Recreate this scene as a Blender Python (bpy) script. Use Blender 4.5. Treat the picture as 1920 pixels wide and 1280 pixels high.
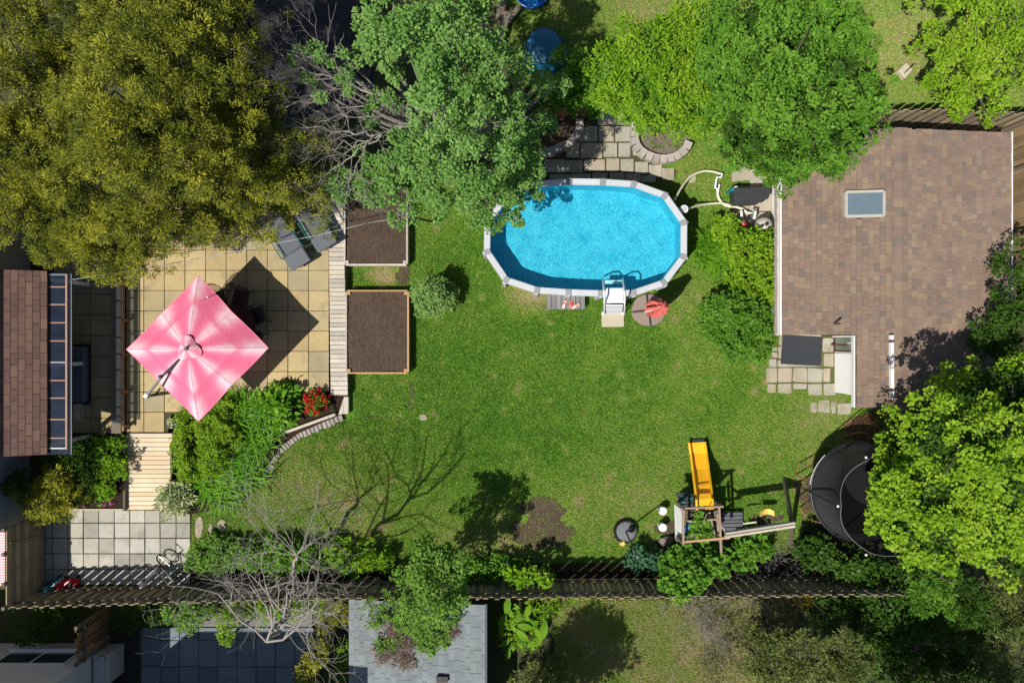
import bpy, math, random
import numpy as np
from mathutils import Vector, Matrix
for _o in list(bpy.data.objects): bpy.data.objects.remove(_o)
scene = bpy.context.scene
C = scene.collection
H = 20.5            # camera height above the lawn (m)
S = 62.5            # photo pixels per metre on the lawn
# ------------------------------------------------------------------ camera
cam_d = bpy.data.cameras.new('camera'); cam = bpy.data.objects.new('camera', cam_d); C.objects.link(cam)
cam.location = (0, 0, H); cam_d.sensor_width = 36; cam_d.lens = 36 * H / (1920 / S)
cam_d.clip_start = .5; cam_d.clip_end = 2000
scene.camera = cam
# ------------------------------------------------------------------ sky and sun
SUN_EL = math.radians(55.4); SD = Vector((.77, .64, 0)).normalized()
world = bpy.data.worlds.new('World'); scene.world = world; world.use_nodes = True
wn = world.node_tree; bg = wn.nodes['Background']
sky = wn.nodes.new('ShaderNodeTexSky'); sky.sky_type = 'NISHITA'; sky.sun_disc = False
sky.sun_elevation = SUN_EL; sky.sun_rotation = math.atan2(-SD.x, -SD.y) % (2 * math.pi)
wn.links.new(sky.outputs[0], bg.inputs[0]); bg.inputs[1].default_value = .075
sun_d = bpy.data.lights.new('sun', 'SUN'); sun_d.energy = 5; sun_d.angle = math.radians(.53); sun_d.color = (1, .95, .87)
sun = bpy.data.objects.new('sun', sun_d); C.objects.link(sun)
sun.rotation_euler = Vector((SD.x * math.cos(SUN_EL), SD.y * math.cos(SUN_EL), -math.sin(SUN_EL))).to_track_quat('-Z', 'Y').to_euler()
vs = scene.view_settings; vs.view_transform = 'Standard'; vs.look = 'None'; vs.exposure = .12; vs.gamma = 1; vs.use_curve_mapping = False
scene.render.engine = 'CYCLES'
try:
    scene.cycles.transparent_max_bounces = 12; scene.cycles.max_bounces = 5
except Exception: pass

# ------------------------------------------------------------------ coordinates
def W(px, py, z=0.):      # point at height z seen at photo pixel px, py
    k = (1 - z / H) / S
    return Vector(((px - 960) * k, (640 - py) * k, z))
def G(gx, gy, z=0.):      # plan pixel (on the lawn plane) lifted to z
    return Vector(((gx - 960) / S, (640 - gy) / S, z))
def sc(z): return S * H / (H - z)
rnd = random.Random(7); rng = np.random.default_rng(11)
def nrm(a): return a / np.maximum(np.linalg.norm(a, axis=-1, keepdims=True), 1e-9)

# ------------------------------------------------------------------ objects
WM = {}
def tag(o, label=None, cat=None, group=None, kind=None):
    if label: o['label'] = label
    if cat: o['category'] = cat
    if group: o['group'] = group
    if kind: o['kind'] = kind
    return o
def link(o, parent=None, loc=(0, 0, 0)):
    C.objects.link(o); o.location = loc; WM[o.name] = Vector(loc)
    if parent is not None:
        o.parent = parent; o.matrix_parent_inverse = Matrix.Translation(-WM[parent.name])
    return o
def thing(name, label, cat, loc, group=None):
    o = bpy.data.objects.new(name, None); o.empty_display_size = .2
    link(o, None, loc); return tag(o, label, cat, group)

class MB:
    def __init__(s): s.v = []; s.f = []; s.sm = False
    def add(s, vs, fs):
        b = len(s.v); s.v += [tuple(v) for v in vs]; s.f += [tuple(b + i for i in f) for f in fs]; return s
    def hexa(s, b, t):       # bottom and top rings of equal length
        n = len(b)
        return s.add(list(b) + list(t), [tuple(range(n - 1, -1, -1)), tuple(range(n, 2 * n))] + [(i, (i + 1) % n, n + (i + 1) % n, n + i) for i in range(n)])
    def box(s, c, size, rz=0, tilt=None):
        x, y, z = (q / 2 for q in size); m = Matrix.Rotation(rz, 3, 'Z')
        if tilt is not None: m = m @ tilt
        c = Vector(c); P = [c + m @ Vector(p) for p in ((-x, -y, -z), (x, -y, -z), (x, y, -z), (-x, y, -z), (-x, -y, z), (x, -y, z), (x, y, z), (-x, y, z))]
        return s.hexa(P[:4], P[4:])
    def prism(s, pts, z0, z1):      # pts: world xy, ccw
        return s.hexa([(p[0], p[1], z0) for p in pts], [(p[0], p[1], z1) for p in pts])
    def bar(s, a, b, w, h=None, up=(0, 0, 1)):
        a, b = Vector(a), Vector(b); d = (b - a).normalized(); u = Vector(up)
        if abs(d.dot(u)) > .97: u = Vector((0, 1, 0))
        x = d.cross(u).normalized(); u = x.cross(d).normalized(); h = h or w
        q = [x * w / 2 * i + u * h / 2 * j for i, j in ((-1, -1), (1, -1), (1, 1), (-1, 1))]
        return s.hexa([a + k for k in q], [b + k for k in q])
    def tube(s, pts, r, n=8, closed=False):
        pts = [Vector(p) for p in pts]; m = len(pts); rs = r if isinstance(r, (list, tuple)) else [r] * m
        rings = []; ref = None
        for i, p in enumerate(pts):
            if closed: d = pts[(i + 1) % m] - pts[i - 1]
            else: d = pts[min(i + 1, m - 1)] - pts[max(i - 1, 0)]
            d = d.normalized()
            if ref is None: ref = Vector((0, 0, 1)) if abs(d.z) < .9 else Vector((1, 0, 0))
            x = d.cross(ref); x = x.normalized() if x.length > 1e-5 else Vector((1, 0, 0)); y = d.cross(x).normalized(); ref = -y if not closed else ref
            rings.append([p + (x * math.cos(t) + y * math.sin(t)) * rs[i] for t in (2 * math.pi * k / n for k in range(n))])
        vs = [v for R in rings for v in R]; fs = []
        for i in range(m if closed else m - 1):
            j = (i + 1) % m
            for k in range(n): fs.append((i * n + k, i * n + (k + 1) % n, j * n + (k + 1) % n, j * n + k))
        if not closed: fs += [tuple(range(n - 1, -1, -1)), tuple((m - 1) * n + k for k in range(n))]
        s.sm = True; return s.add(vs, fs)
    def lathe(s, c, prof, n=24, rz=0):   # prof: (r, z) from bottom to top
        c = Vector(c); vs = []; fs = []
        for r, z in prof: vs += [c + Vector((r * math.cos(t), r * math.sin(t), z)) for t in (rz + 2 * math.pi * k / n for k in range(n))]
        for i in range(len(prof) - 1):
            for k in range(n): fs.append((i * n + k, i * n + (k + 1) % n, (i + 1) * n + (k + 1) % n, (i + 1) * n + k))
        fs += [tuple(range(n - 1, -1, -1)), tuple((len(prof) - 1) * n + k for k in range(n))]
        s.sm = True; return s.add(vs, fs)
    def build(s, name, m, parent=None, smooth=None, bevel=0, kind=None, label=None):
        me = bpy.data.meshes.new(name); me.from_pydata(s.v, [], s.f); me.update()
        me.materials.append(m)
        o = link(bpy.data.objects.new(name, me), parent)
        if s.sm if smooth is None else smooth:
            try: me.shade_smooth()
            except Exception: pass
            try: me.set_sharp_from_angle(angle=math.radians(40))
            except Exception: pass
        if bevel:
            b = o.modifiers.new('bevel', 'BEVEL'); b.width = bevel; b.segments = 1; b.limit_method = 'ANGLE'
        if kind: o['kind'] = kind
        if label: o['label'] = label
        return o
def np_mesh(name, verts, faces, m, parent=None, attr=None, kind=None, smooth=False):
    me = bpy.data.meshes.new(name); verts = np.asarray(verts, np.float32); faces = np.asarray(faces, np.int32); k = faces.shape[1]
    me.vertices.add(len(verts)); me.vertices.foreach_set('co', verts.ravel())
    me.loops.add(faces.size); me.loops.foreach_set('vertex_index', faces.ravel())
    me.polygons.add(len(faces)); me.polygons.foreach_set('loop_start', np.arange(0, faces.size, k, dtype=np.int32))
    try: me.polygons.foreach_set('loop_total', np.full(len(faces), k, np.int32))
    except Exception: pass
    me.update(calc_edges=True)
    if smooth: me.shade_smooth()
    if attr is not None:
        for an, av in attr.items():
            a = me.attributes.new(an, 'FLOAT', 'POINT'); a.data.foreach_set('value', np.asarray(av, np.float32))
    me.materials.append(m); o = link(bpy.data.objects.new(name, me), parent)
    if kind: o['kind'] = kind
    return o
def inside(poly, x, y):
    poly = np.asarray(poly, float); r = np.zeros(len(x), bool); j = len(poly) - 1
    for i in range(len(poly)):
        xi, yi = poly[i]; xj, yj = poly[j]
        c = ((yi > y) != (yj > y)) & (x < (xj - xi) * (y - yi) / (yj - yi + 1e-12) + xi); r ^= c; j = i
    return r
def rough_poly(cx, cy, rx, ry, n=12, j=.15, rot=0, r=rnd):
    P = []
    for k in range(n):
        t = 2 * math.pi * k / n; q = 1 + r.uniform(-j, j); x, y = rx * q * math.cos(t), ry * q * math.sin(t)
        P.append((cx + x * math.cos(rot) - y * math.sin(rot), cy + x * math.sin(rot) + y * math.cos(rot)))
    return P
def ccw(P):
    a = sum(P[i][0] * P[(i + 1) % len(P)][1] - P[(i + 1) % len(P)][0] * P[i][1] for i in range(len(P)))
    return P if a > 0 else P[::-1]

# ------------------------------------------------------------------ materials
class N:
    def __init__(s, name):
        s.m = bpy.data.materials.new(name); s.m.use_nodes = True; s.t = s.m.node_tree; s.b = s.t.nodes['Principled BSDF']; s.out = s.t.nodes['Material Output']
    def n(s, typ, ins=None, **kw):
        o = s.t.nodes.new(typ)
        for k, v in kw.items(): setattr(o, k, v)
        for k, v in (ins or {}).items(): s.set(o.inputs[k], v)
        return o
    def set(s, sock, v):
        if hasattr(v, 'is_output') or hasattr(v, 'links'): s.t.links.new(v, sock)
        elif isinstance(v, (tuple, list)) and len(v) == 3 and sock.type == 'RGBA': sock.default_value = (*v, 1)
        else: sock.default_value = v
    def pos(s, scale=(1, 1, 1)):
        g = s.n('ShaderNodeNewGeometry')
        if scale == (1, 1, 1): return g.outputs['Position']
        return s.n('ShaderNodeVectorMath', {0: g.outputs['Position'], 1: Vector(scale)}, operation='MULTIPLY').outputs[0]
    def noise(s, scale, detail=5, rough=.6, vec=None, out=0):
        return s.n('ShaderNodeTexNoise', {'Vector': vec or s.pos(), 'Scale': scale, 'Detail': detail, 'Roughness': rough}).outputs[out]
    def ramp(s, fac, stops, interp='LINEAR'):
        r = s.n('ShaderNodeValToRGB', {0: fac}); e = r.color_ramp; e.interpolation = interp
        while len(e.elements) < len(stops): e.elements.new(.5)
        for q, (p, c) in zip(e.elements, stops): q.position = p; q.color = (*c, 1) if len(c) == 3 else c
        return r.outputs[0]
    def mix(s, f, a, b, blend='MIX'):
        o = s.n('ShaderNodeMix', data_type='RGBA', blend_type=blend); s.set(o.inputs[0], f); s.set(o.inputs[6], a); s.set(o.inputs[7], b); return o.outputs[2]
    def math(s, op, a, b=0., c=None):
        o = s.n('ShaderNodeMath', {0: a, 1: b}, operation=op)
        if c is not None: s.set(o.inputs[2], c)
        return o.outputs[0]
    def rand(s):
        a = s.n('ShaderNodeObjectInfo').outputs['Random']; b = s.n('ShaderNodeNewGeometry').outputs['Random Per Island']
        return s.math('FRACT', s.math('ADD', a, b))
    def attr(s, name): return s.n('ShaderNodeAttribute', attribute_name=name).outputs['Fac']
    def bump(s, h, strength=.3, dist=.02): return s.n('ShaderNodeBump', {'Height': h, 'Strength': strength, 'Distance': dist}).outputs[0]
    def fin(s, col, rough=.8, spec=.3, bump=None, metal=0.):
        s.set(s.b.inputs['Base Color'], col); s.set(s.b.inputs['Roughness'], rough); s.set(s.b.inputs['Specular IOR Level'], spec); s.set(s.b.inputs['Metallic'], metal)
        if bump is not None: s.t.links.new(bump, s.b.inputs['Normal'])
        return s.m
def mul(c, k): return tuple(min(1, q * k) for q in c)
def M(name, c, c2=None, rough=.8, spec=.3, scale=6, bump=.2, bs=None, piece=.12, stretch=(1, 1, 1), metal=0, dirt=None, dist=.01):
    n = N(name); c2 = c2 or mul(c, .72); v = n.pos(stretch)
    col = n.mix(n.noise(scale, 6, .65, v), c, c2)
    if dirt: col = n.mix(n.ramp(n.noise(1.7, 5, .7), [(.5, (0, 0, 0)), (.72, (.8, .8, .8))]), col, dirt)
    if piece:
        k = n.math('MULTIPLY_ADD', n.rand(), 2 * piece, 1 - piece)
        col = n.n('ShaderNodeVectorMath', {0: col, 3: k}, operation='SCALE').outputs[0]
    b = n.bump(n.noise(bs or scale * 5, 6, .7, v), bump, dist) if bump else None
    return n.fin(col, rough, spec, b, metal)
def MP(name, palette, rough=.85, fine=60, bump=.4, streak=None, var=.25, spec=.2, dirt=None):      # one palette colour per piece
    n = N(name); k = len(palette)
    col = n.ramp(n.rand(), [(i / k, c) for i, c in enumerate(palette)], 'CONSTANT')
    v = n.pos(streak or (1, 1, 1))
    f = n.math('MULTIPLY_ADD', n.noise(fine, 5, .7, v), 2 * var, 1 - var)
    f2 = n.math('MULTIPLY_ADD', n.noise(1.3, 4), .5, .75)
    col = n.n('ShaderNodeVectorMath', {0: col, 3: n.math('MULTIPLY', f, f2)}, operation='SCALE').outputs[0]
    if dirt: col = n.mix(n.ramp(n.noise(2.3, 6, .75), [(.52, (0, 0, 0)), (.7, (.75, .75, .75))]), col, dirt)
    return n.fin(col, rough, spec, n.bump(n.noise(fine, 6, .7, v), bump, .006))
def leafmat(name, cols, trans=.3, rough=.5, patch=.7, spec=.12):
    n = N(name); k = len(cols)
    r = n.math('ADD', n.math('ADD', n.math('MULTIPLY', n.rand(), .38), n.math('MULTIPLY', n.attr('tone'), .42)), n.math('MULTIPLY', n.math('SUBTRACT', n.noise(patch, 4, .6), .36), 1.0))
    col = n.ramp(r, [(i / max(1, k - 1), c) for i, c in enumerate(cols)])
    n.fin(col, rough, spec)
    tr = n.n('ShaderNodeBsdfTranslucent', {0: n.mix(.4, col, (.45, .6, .05), 'MULTIPLY') if False else col})
    mx = n.n('ShaderNodeMixShader', {0: trans, 1: n.b.outputs[0], 2: tr.outputs[0]}); n.t.links.new(mx.outputs[0], n.out.inputs[0])
    return n.m

m_soil = M('soil', (.135, .096, .07), (.062, .042, .031), .95, .1, 7, 1, 38, .06, dist=.04, dirt=(.10, .074, .056), stretch=(1.6, .5, 1))
m_mulch = M('mulch', (.06, .038, .028), (.028, .018, .013), .95, .1, 22, .9, 90, 0, dist=.03)
m_litter = M('leaf_litter_ground', (.085, .075, .042), (.045, .075, .02), .95, .1, 3, .8, 60, 0, dist=.03)
m_slab = MP('tan_paving', [(.41, .315, .16), (.45, .355, .185), (.37, .30, .16), (.33, .28, .17), (.43, .335, .165), (.39, .32, .18)], .9, 30, .3, var=.2, dirt=(.25, .21, .13))
m_slab_g = MP('grey_paving', [(.36, .345, .29), (.41, .39, .32), (.31, .30, .25), (.38, .36, .30), (.45, .43, .37)], .9, 26, .35, var=.2, dirt=(.20, .195, .145))
m_slab_b = MP('slate_paving', [(.15, .18, .215), (.17, .205, .24), (.13, .16, .195)], .7, 20, .2, var=.2)
m_flag = MP('flagstone', [(.38, .335, .26), (.39, .325, .25), (.345, .325, .265), (.36, .315, .235), (.375, .345, .28)], .9, 18, .4, var=.25, dirt=(.19, .19, .09))
m_joint = M('joint_sand', (.10, .08, .05), (.055, .05, .025), .95, .1, 20, .4, None, 0)
m_block = MP('wall_block', [(.36, .32, .285), (.31, .28, .25), (.39, .35, .31), (.33, .305, .285)], .95, 40, .6, var=.25)
m_board = MP('weathered_plank', [(.52, .47, .39), (.46, .41, .34), (.57, .52, .44), (.41, .38, .33), (.54, .48, .38)], .85, 30, .35, streak=(.25, 3, 1), var=.3, dirt=(.34, .30, .25))
m_cream = MP('new_lumber', [(.66, .53, .36), (.60, .47, .31), (.70, .58, .41), (.63, .52, .37)], .8, 24, .3, streak=(.3, 3, 1), var=.2)
m_orange = M('cedar_lumber', (.52, .34, .17), (.38, .24, .11), .8, .2, 10, .3, None, .15)
m_fence = MP('fence_plank', [(.33, .26, .165), (.27, .215, .145), (.37, .295, .195), (.23, .19, .135), (.31, .255, .175)], .9, 20, .4, streak=(2, 2, .3), var=.35, dirt=(.15, .14, .08))
m_fence2 = MP('brown_fence_plank', [(.30, .16, .075), (.24, .13, .065), (.34, .19, .09), (.28, .165, .09)], .9, 20, .4, streak=(2, 2, .3), var=.3)
m_fence3 = MP('tan_fence_plank', [(.27, .185, .10), (.23, .155, .085), (.31, .215, .12), (.20, .15, .10)], .9, 20, .4, streak=(.5, 2, .5), var=.3)
m_rail = M('weathered_timber', (.20, .17, .13), (.11, .09, .065), .9, .2, 8, .4, None, .1)
m_shing = MP('brown_shingle', [(.232, .165, .122), (.215, .153, .117), (.25, .18, .126), (.20, .146, .116), (.23, .163, .12), (.178, .142, .118), (.218, .156, .12), (.255, .19, .132), (.208, .152, .12), (.228, .165, .125)], .95, 60, .8, var=.24)
m_shing2 = MP('red_brown_shingle', [(.15, .088, .07), (.132, .08, .065), (.168, .10, .078), (.12, .074, .062), (.145, .087, .071)], .95, 90, .7, var=.35, dirt=(.10, .062, .052))
m_shing3 = MP('grey_shingle', [(.20, .225, .235), (.188, .212, .222), (.215, .24, .248), (.175, .20, .21), (.205, .228, .235)], .92, 80, .6, var=.3, dirt=(.135, .15, .145))
m_under = M('roofing_felt', (.06, .045, .04), None, .95, .1, 10, .3, None, 0)
m_white = M('white_paint', (.78, .78, .76), (.68, .68, .66), .5, .4, 3, .05, None, .03)
m_cream_wall = M('cream_wall', (.55, .50, .38), None, .7, .3, 4, .1, None, .05)
m_plastic_w = M('white_plastic', (.74, .76, .78), (.68, .70, .72), .35, .5, 5, .03, None, .03)
m_plastic_g = M('grey_plastic', (.40, .42, .45), (.34, .36, .39), .45, .4, 5, .05, None, .05)
m_rim = M('pool_ledge', (.50, .52, .55), (.44, .46, .49), .5, .35, 2.5, .06, 60, .04, dirt=(.40, .41, .42))
m_rimcap = M('pool_ledge_cap', (.29, .30, .315), (.24, .25, .26), .5, .4, 6, .1, None, .06)
m_poolwall = M('pool_wall_steel', (.50, .49, .45), (.40, .39, .36), .5, .4, 3, .1, None, 0)
m_black = M('black_metal', (.018, .018, .02), None, .5, .4, 8, .1, None, .1)
m_dark = M('dark_plastic', (.045, .048, .052), (.032, .034, .038), .55, .4, 6, .1, None, .1)
m_char = M('charcoal_cushion', (.17, .18, .20), (.095, .105, .12), .95, .1, 45, .8, 90, .08)
m_green_metal = M('green_metal', (.02, .16, .12), None, .45, .4, 6, .05, None, .1)
m_grey_metal = M('grey_metal', (.16, .165, .175), None, .5, .4, 8, .05, None, .05)
m_steel = M('steel', (.55, .56, .58), None, .3, .5, 8, .05, None, .05, metal=.8)
m_copper = M('copper_rail', (.42, .24, .15), (.30, .17, .11), .6, .4, 10, .1, None, .1)
m_coral = M('coral_cloth', (.80, .20, .16), (.66, .14, .12), .9, .1, 7, .2, 40, .08)
m_coral2 = M('pale_pink_cloth', (.85, .60, .55), (.75, .42, .38), .9, .1, 16, .2, 40, .1)
m_red = M('red_plastic', (.55, .02, .025), (.42, .015, .02), .35, .5, 6, .05, None, .05)
m_teal = M('teal_plastic', (.01, .22, .27), None, .4, .5, 6, .05, None, .05)
m_yellow = M('yellow_plastic', (.90, .50, .02), (.84, .44, .015), .38, .45, 2, .03, None, .03, dirt=(.80, .41, .03))
m_yellow2 = M('pale_yellow_plastic', (.82, .58, .12), (.74, .50, .09), .4, .45, 5, .03, None, .03)
m_blue = M('blue_plastic', (.01, .16, .50), None, .4, .5, 5, .05, None, .03)
m_tarp = M('blue_tarp', (.012, .15, .26), (.008, .09, .16), .45, .5, 3, .5, 9, 0, dist=.04)
m_hose = M('cream_hose', (.72, .69, .52), (.62, .58, .42), .5, .4, 9, .05, None, 0)
m_beige = M('beige_tank', (.52, .49, .42), (.42, .39, .33), .5, .4, 4, .05, None, 0)
m_stone = M('field_stone', (.24, .20, .16), (.14, .12, .10), .95, .1, 9, .9, 24, .15, dist=.03)
m_pad = M('sand_concrete', (.50, .45, .34), (.43, .38, .28), .95, .1, 12, .4, 70, .05)
m_greydeck = MP('grey_composite', [(.205, .20, .205), (.18, .178, .182), (.235, .23, .235)], .8, 30, .3, streak=(3, .3, 1), var=.2)
m_mat = M('rubber_mat', (.04, .046, .054), (.026, .03, .036), .7, .3, 40, .8, 55, 0, dist=.02)
m_siding = M('siding_tan', (.30, .27, .21), None, .6, .3, 3, .1, None, .06)
m_siding_b = M('siding_blue_grey', (.27, .31, .37), None, .6, .3, 3, .1, None, .06)
m_gravel = M('gravel', (.30, .29, .28), (.15, .15, .15), .95, .1, 45, .9, 60, 0, dist=.03)
m_asph = M('asphalt', (.05, .047, .05), (.032, .03, .033), .95, .1, 30, .5, 80, 0)
m_bark = M('bark', (.16, .13, .105), (.08, .065, .055), .95, .1, 14, .8, 40, 0, dist=.03)
m_bark_g = M('grey_bark', (.30, .275, .25), (.19, .17, .155), .95, .1, 14, .6, 40, 0, dist=.02)
m_bark_l = M('pale_twig_bark', (.36, .33, .295), (.25, .225, .20), .95, .1, 14, .4, 40, 0, dist=.01)
m_quad = M('stamped_stone', (.30, .235, .19), (.22, .175, .15), .9, .2, 9, .5, 40, .06, dist=.015)
n = N('clear_panel'); gl = n.n('ShaderNodeBsdfGlossy', {0: (.9, .95, 1), 1: .08}); tr = n.n('ShaderNodeBsdfTransparent', {0: (.50, .57, .66)})
mx = n.n('ShaderNodeMixShader', {0: n.math('MULTIPLY_ADD', n.noise(3, 5), .18, .06), 1: tr.outputs[0], 2: gl.outputs[0]}); n.t.links.new(mx.outputs[0], n.out.inputs[0]); m_clear = n.m
n = N('window_glass'); m_glass = n.fin((.03, .04, .045), .06, .6)
n = N('skylight_glass'); m_sky = n.fin(n.mix(n.noise(2.5, 4), (.11, .16, .20), (.14, .19, .225)), .25, .6)
n = N('net_mesh'); gv = n.pos((1, 1, 1))
w1 = n.math('FRACT', n.math('MULTIPLY', n.attr('u'), 260.)); w2 = n.math('FRACT', n.math('MULTIPLY', n.attr('v'), 60.))
hole = n.math('MULTIPLY', n.math('GREATER_THAN', w1, .40), n.math('GREATER_THAN', w2, .40)); tr = n.n('ShaderNodeBsdfTransparent')
n.fin(n.mix(n.noise(40, 3, .8), (.015, .015, .016), (.09, .09, .09)), .6, .3); mx = n.n('ShaderNodeMixShader', {0: hole, 1: n.b.outputs[0], 2: tr.outputs[0]}); n.t.links.new(mx.outputs[0], n.out.inputs[0]); m_net = n.m
# grass: one colour field shared by the lawn sheet and the blades
def grassmat(name, blade):
    n = N(name); d = n.attr('dry'); big = n.noise(.55, 5, .6); med = n.noise(3.5, 5, .7)
    f = n.math('ADD', n.math('ADD', n.math('MULTIPLY', d, .75), n.math('MULTIPLY', n.math('SUBTRACT', big, .5), .9)), n.math('MULTIPLY', n.math('SUBTRACT', med, .5), .7))
    if blade: f = n.math('ADD', f, n.math('MULTIPLY', n.math('SUBTRACT', n.rand(), .5), .75))
    f = n.math('ADD', f, .28)
    stops = [(0, (.058, .175, .015)), (.25, (.112, .265, .025)), (.5, (.19, .35, .04)), (.72, (.275, .35, .066)), (.9, (.36, .33, .13)), (1, (.42, .36, .18))]
    if not blade: stops = [(p, mul(c, .7)) for p, c in stops]
    col = n.ramp(f, stops)
    if blade:
        n.fin(col, .6, .2); tr = n.n('ShaderNodeBsdfTranslucent', {0: col}); mx = n.n('ShaderNodeMixShader', {0: .25, 1: n.b.outputs[0], 2: tr.outputs[0]}); n.t.links.new(mx.outputs[0], n.out.inputs[0]); return n.m
    return n.fin(col, .95, .1, n.bump(n.noise(70, 5, .7), .9, .03))
m_grass = grassmat('grass_blades', True); m_lawn = grassmat('lawn_turf', False)
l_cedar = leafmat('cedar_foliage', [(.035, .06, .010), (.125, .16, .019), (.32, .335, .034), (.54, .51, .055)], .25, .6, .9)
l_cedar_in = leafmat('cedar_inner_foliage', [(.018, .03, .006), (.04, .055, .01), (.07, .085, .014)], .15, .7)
l_maple = leafmat('grey_green_leaves', [(.065, .16, .03), (.13, .28, .055), (.20, .37, .085), (.27, .43, .12)], .3, .5, .8)
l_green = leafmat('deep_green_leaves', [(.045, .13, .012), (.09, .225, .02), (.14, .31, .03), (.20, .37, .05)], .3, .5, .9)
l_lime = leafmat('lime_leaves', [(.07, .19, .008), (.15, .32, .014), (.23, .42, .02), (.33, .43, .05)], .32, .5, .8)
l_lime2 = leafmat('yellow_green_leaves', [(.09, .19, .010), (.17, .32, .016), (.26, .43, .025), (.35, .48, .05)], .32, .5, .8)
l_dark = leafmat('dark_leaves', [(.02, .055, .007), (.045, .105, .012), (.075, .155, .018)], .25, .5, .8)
l_pine = leafmat('blue_olive_needles', [(.035, .06, .018), (.085, .12, .03), (.16, .20, .05), (.24, .26, .08)], .15, .6, .7)
l_lily = leafmat('strap_leaves', [(.035, .13, .008), (.08, .23, .011), (.145, .33, .018), (.23, .41, .035)], .3, .45, 1.2)
l_varieg = leafmat('variegated_leaves', [(.10, .22, .03), (.34, .44, .14), (.60, .64, .36), (.12, .24, .04)], .25, .5, 2)
l_red = leafmat('red_blossom', [(.22, .004, .006), (.42, .008, .010), (.55, .03, .02)], .2, .6, 2)
l_shrub = leafmat('soft_green_leaves', [(.075, .17, .02), (.15, .30, .04), (.23, .40, .075)], .3, .5, 1.2)
l_vine = leafmat('dry_vine', [(.16, .11, .08), (.22, .16, .12), (.12, .08, .06)], .1, .8, 2)
l_yell = leafmat('golden_tuft', [(.45, .34, .02), (.6, .45, .04)], .2, .6, 2)

# ------------------------------------------------------------------ foliage
def add_leaves(name, pos, d, nn, L, Wd, m, parent, kind=None, tone=None):
    d = nrm(d); s = nrm(np.cross(d, nn)); up = np.cross(s, d); L = L[:, None]; Wd = Wd[:, None]
    mid = pos + d * L * .45 + up * L * .08
    v = np.stack([pos, mid + s * Wd * .5, pos + d * L - up * L * .06, mid - s * Wd * .5], 1).reshape(-1, 3)
    return np_mesh(name, v, np.arange(len(v)).reshape(-1, 4), m, parent, {'tone': np.repeat(tone if tone is not None else rng.uniform(size=len(pos)), 4)}, kind)
def lobe_w(lobes):
    A = []
    for l in lobes:
        c = W(*l[:3]); r = l[3] / sc(l[2]); A.append((c.x, c.y, c.z, r, r * (l[4] if len(l) > 4 else .8)))
    return np.array(A)
def crown(name, lobes, parent, m, density=1500, size=.1, asp=.55, clr=.16, cl=34, low=-.25, shell=(.5, 1.05), kind='leaf', zmin=.05, tuft=None, gaps=.2, shaggy=.17):
    A = lobe_w(lobes); pos = []; out = []; ton = []; scl = []; ph = rng.uniform(0, 6.3, 8); fr = rng.normal(size=(8, 3)) * 3.2
    if tuft: cl, clr = tuft
    for c in A:
        R = c[3]; total = int(density * math.pi * R * R * (1 if R > .3 else 1.3)); k = max(3, total // cl)
        u = nrm(rng.normal(size=(k, 3)) + np.array([0, 0, .35])); u[:, 2] = np.maximum(u[:, 2], low); u = nrm(u)
        f = rng.uniform(*shell, size=(k, 1)) * (1 + .10 * np.sin(u[:, :1] * 7 + c[0] * 3) * np.cos(u[:, 1:2] * 6 + c[1]))
        f = f * np.where(rng.uniform(size=(k, 1)) < shaggy, rng.uniform(1.05, 1.32, (k, 1)), 1)
        cc = c[:3] + u * f * np.array([R, R, c[4]])
        if gaps:
            val = np.sin(cc @ fr.T + ph).mean(1) + rng.normal(size=k) * .08; ok = val > np.quantile(val, gaps) if k > 20 else np.ones(k, bool); cc, u, k = cc[ok], u[ok], int(ok.sum())
        q = min(clr, R * .55)
        g = nrm(rng.normal(size=(k, cl, 3)) + u[:, None, :] * .55)                     # leaves on a dome at the branch end
        p = cc[:, None, :] + g * (q * rng.uniform(.35, 1.25, (k, cl, 1)) ** .7) * rng.uniform(.6, 1.3, (k, 1, 1)) * np.array([1, 1, .75])
        ton.append(np.repeat(rng.uniform(size=k), cl)); scl.append(np.repeat(rng.uniform(.75, 1.25, k), cl)); pos.append(p.reshape(-1, 3)); oo = nrm((p - cc[:, None, :])) + u[:, None, :] * .6; out.append(oo.reshape(-1, 3))
    pos = np.concatenate(pos); out = np.concatenate(out); ton = np.concatenate(ton); scl = np.concatenate(scl); keep = pos[:, 2] > zmin; pos = pos[keep]; out = out[keep]; ton = ton[keep]; scl = scl[keep]; k = len(pos)
    rd = rng.normal(size=(k, 3))
    if kind == 'needle':
        d = nrm(nrm(out) * 1.0 + rd * .4 + np.array([0, 0, .1])); nn = nrm(rng.normal(size=(k, 3)) * .6 + np.array([-.25, -.2, 1.2]))
    else:
        d = nrm(nrm(out) * .7 + rd * .5); d[:, 2] *= .6; nn = nrm(np.array([0, 0, .9]) + nrm(out) * .5 + rng.normal(size=(k, 3)) * .45)
    L = size * rng.uniform(.6, 1.35, k) * scl
    return add_leaves(name, pos, d, nn, L, L * asp * rng.uniform(.8, 1.2, k), m, parent, None, ton)
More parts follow.
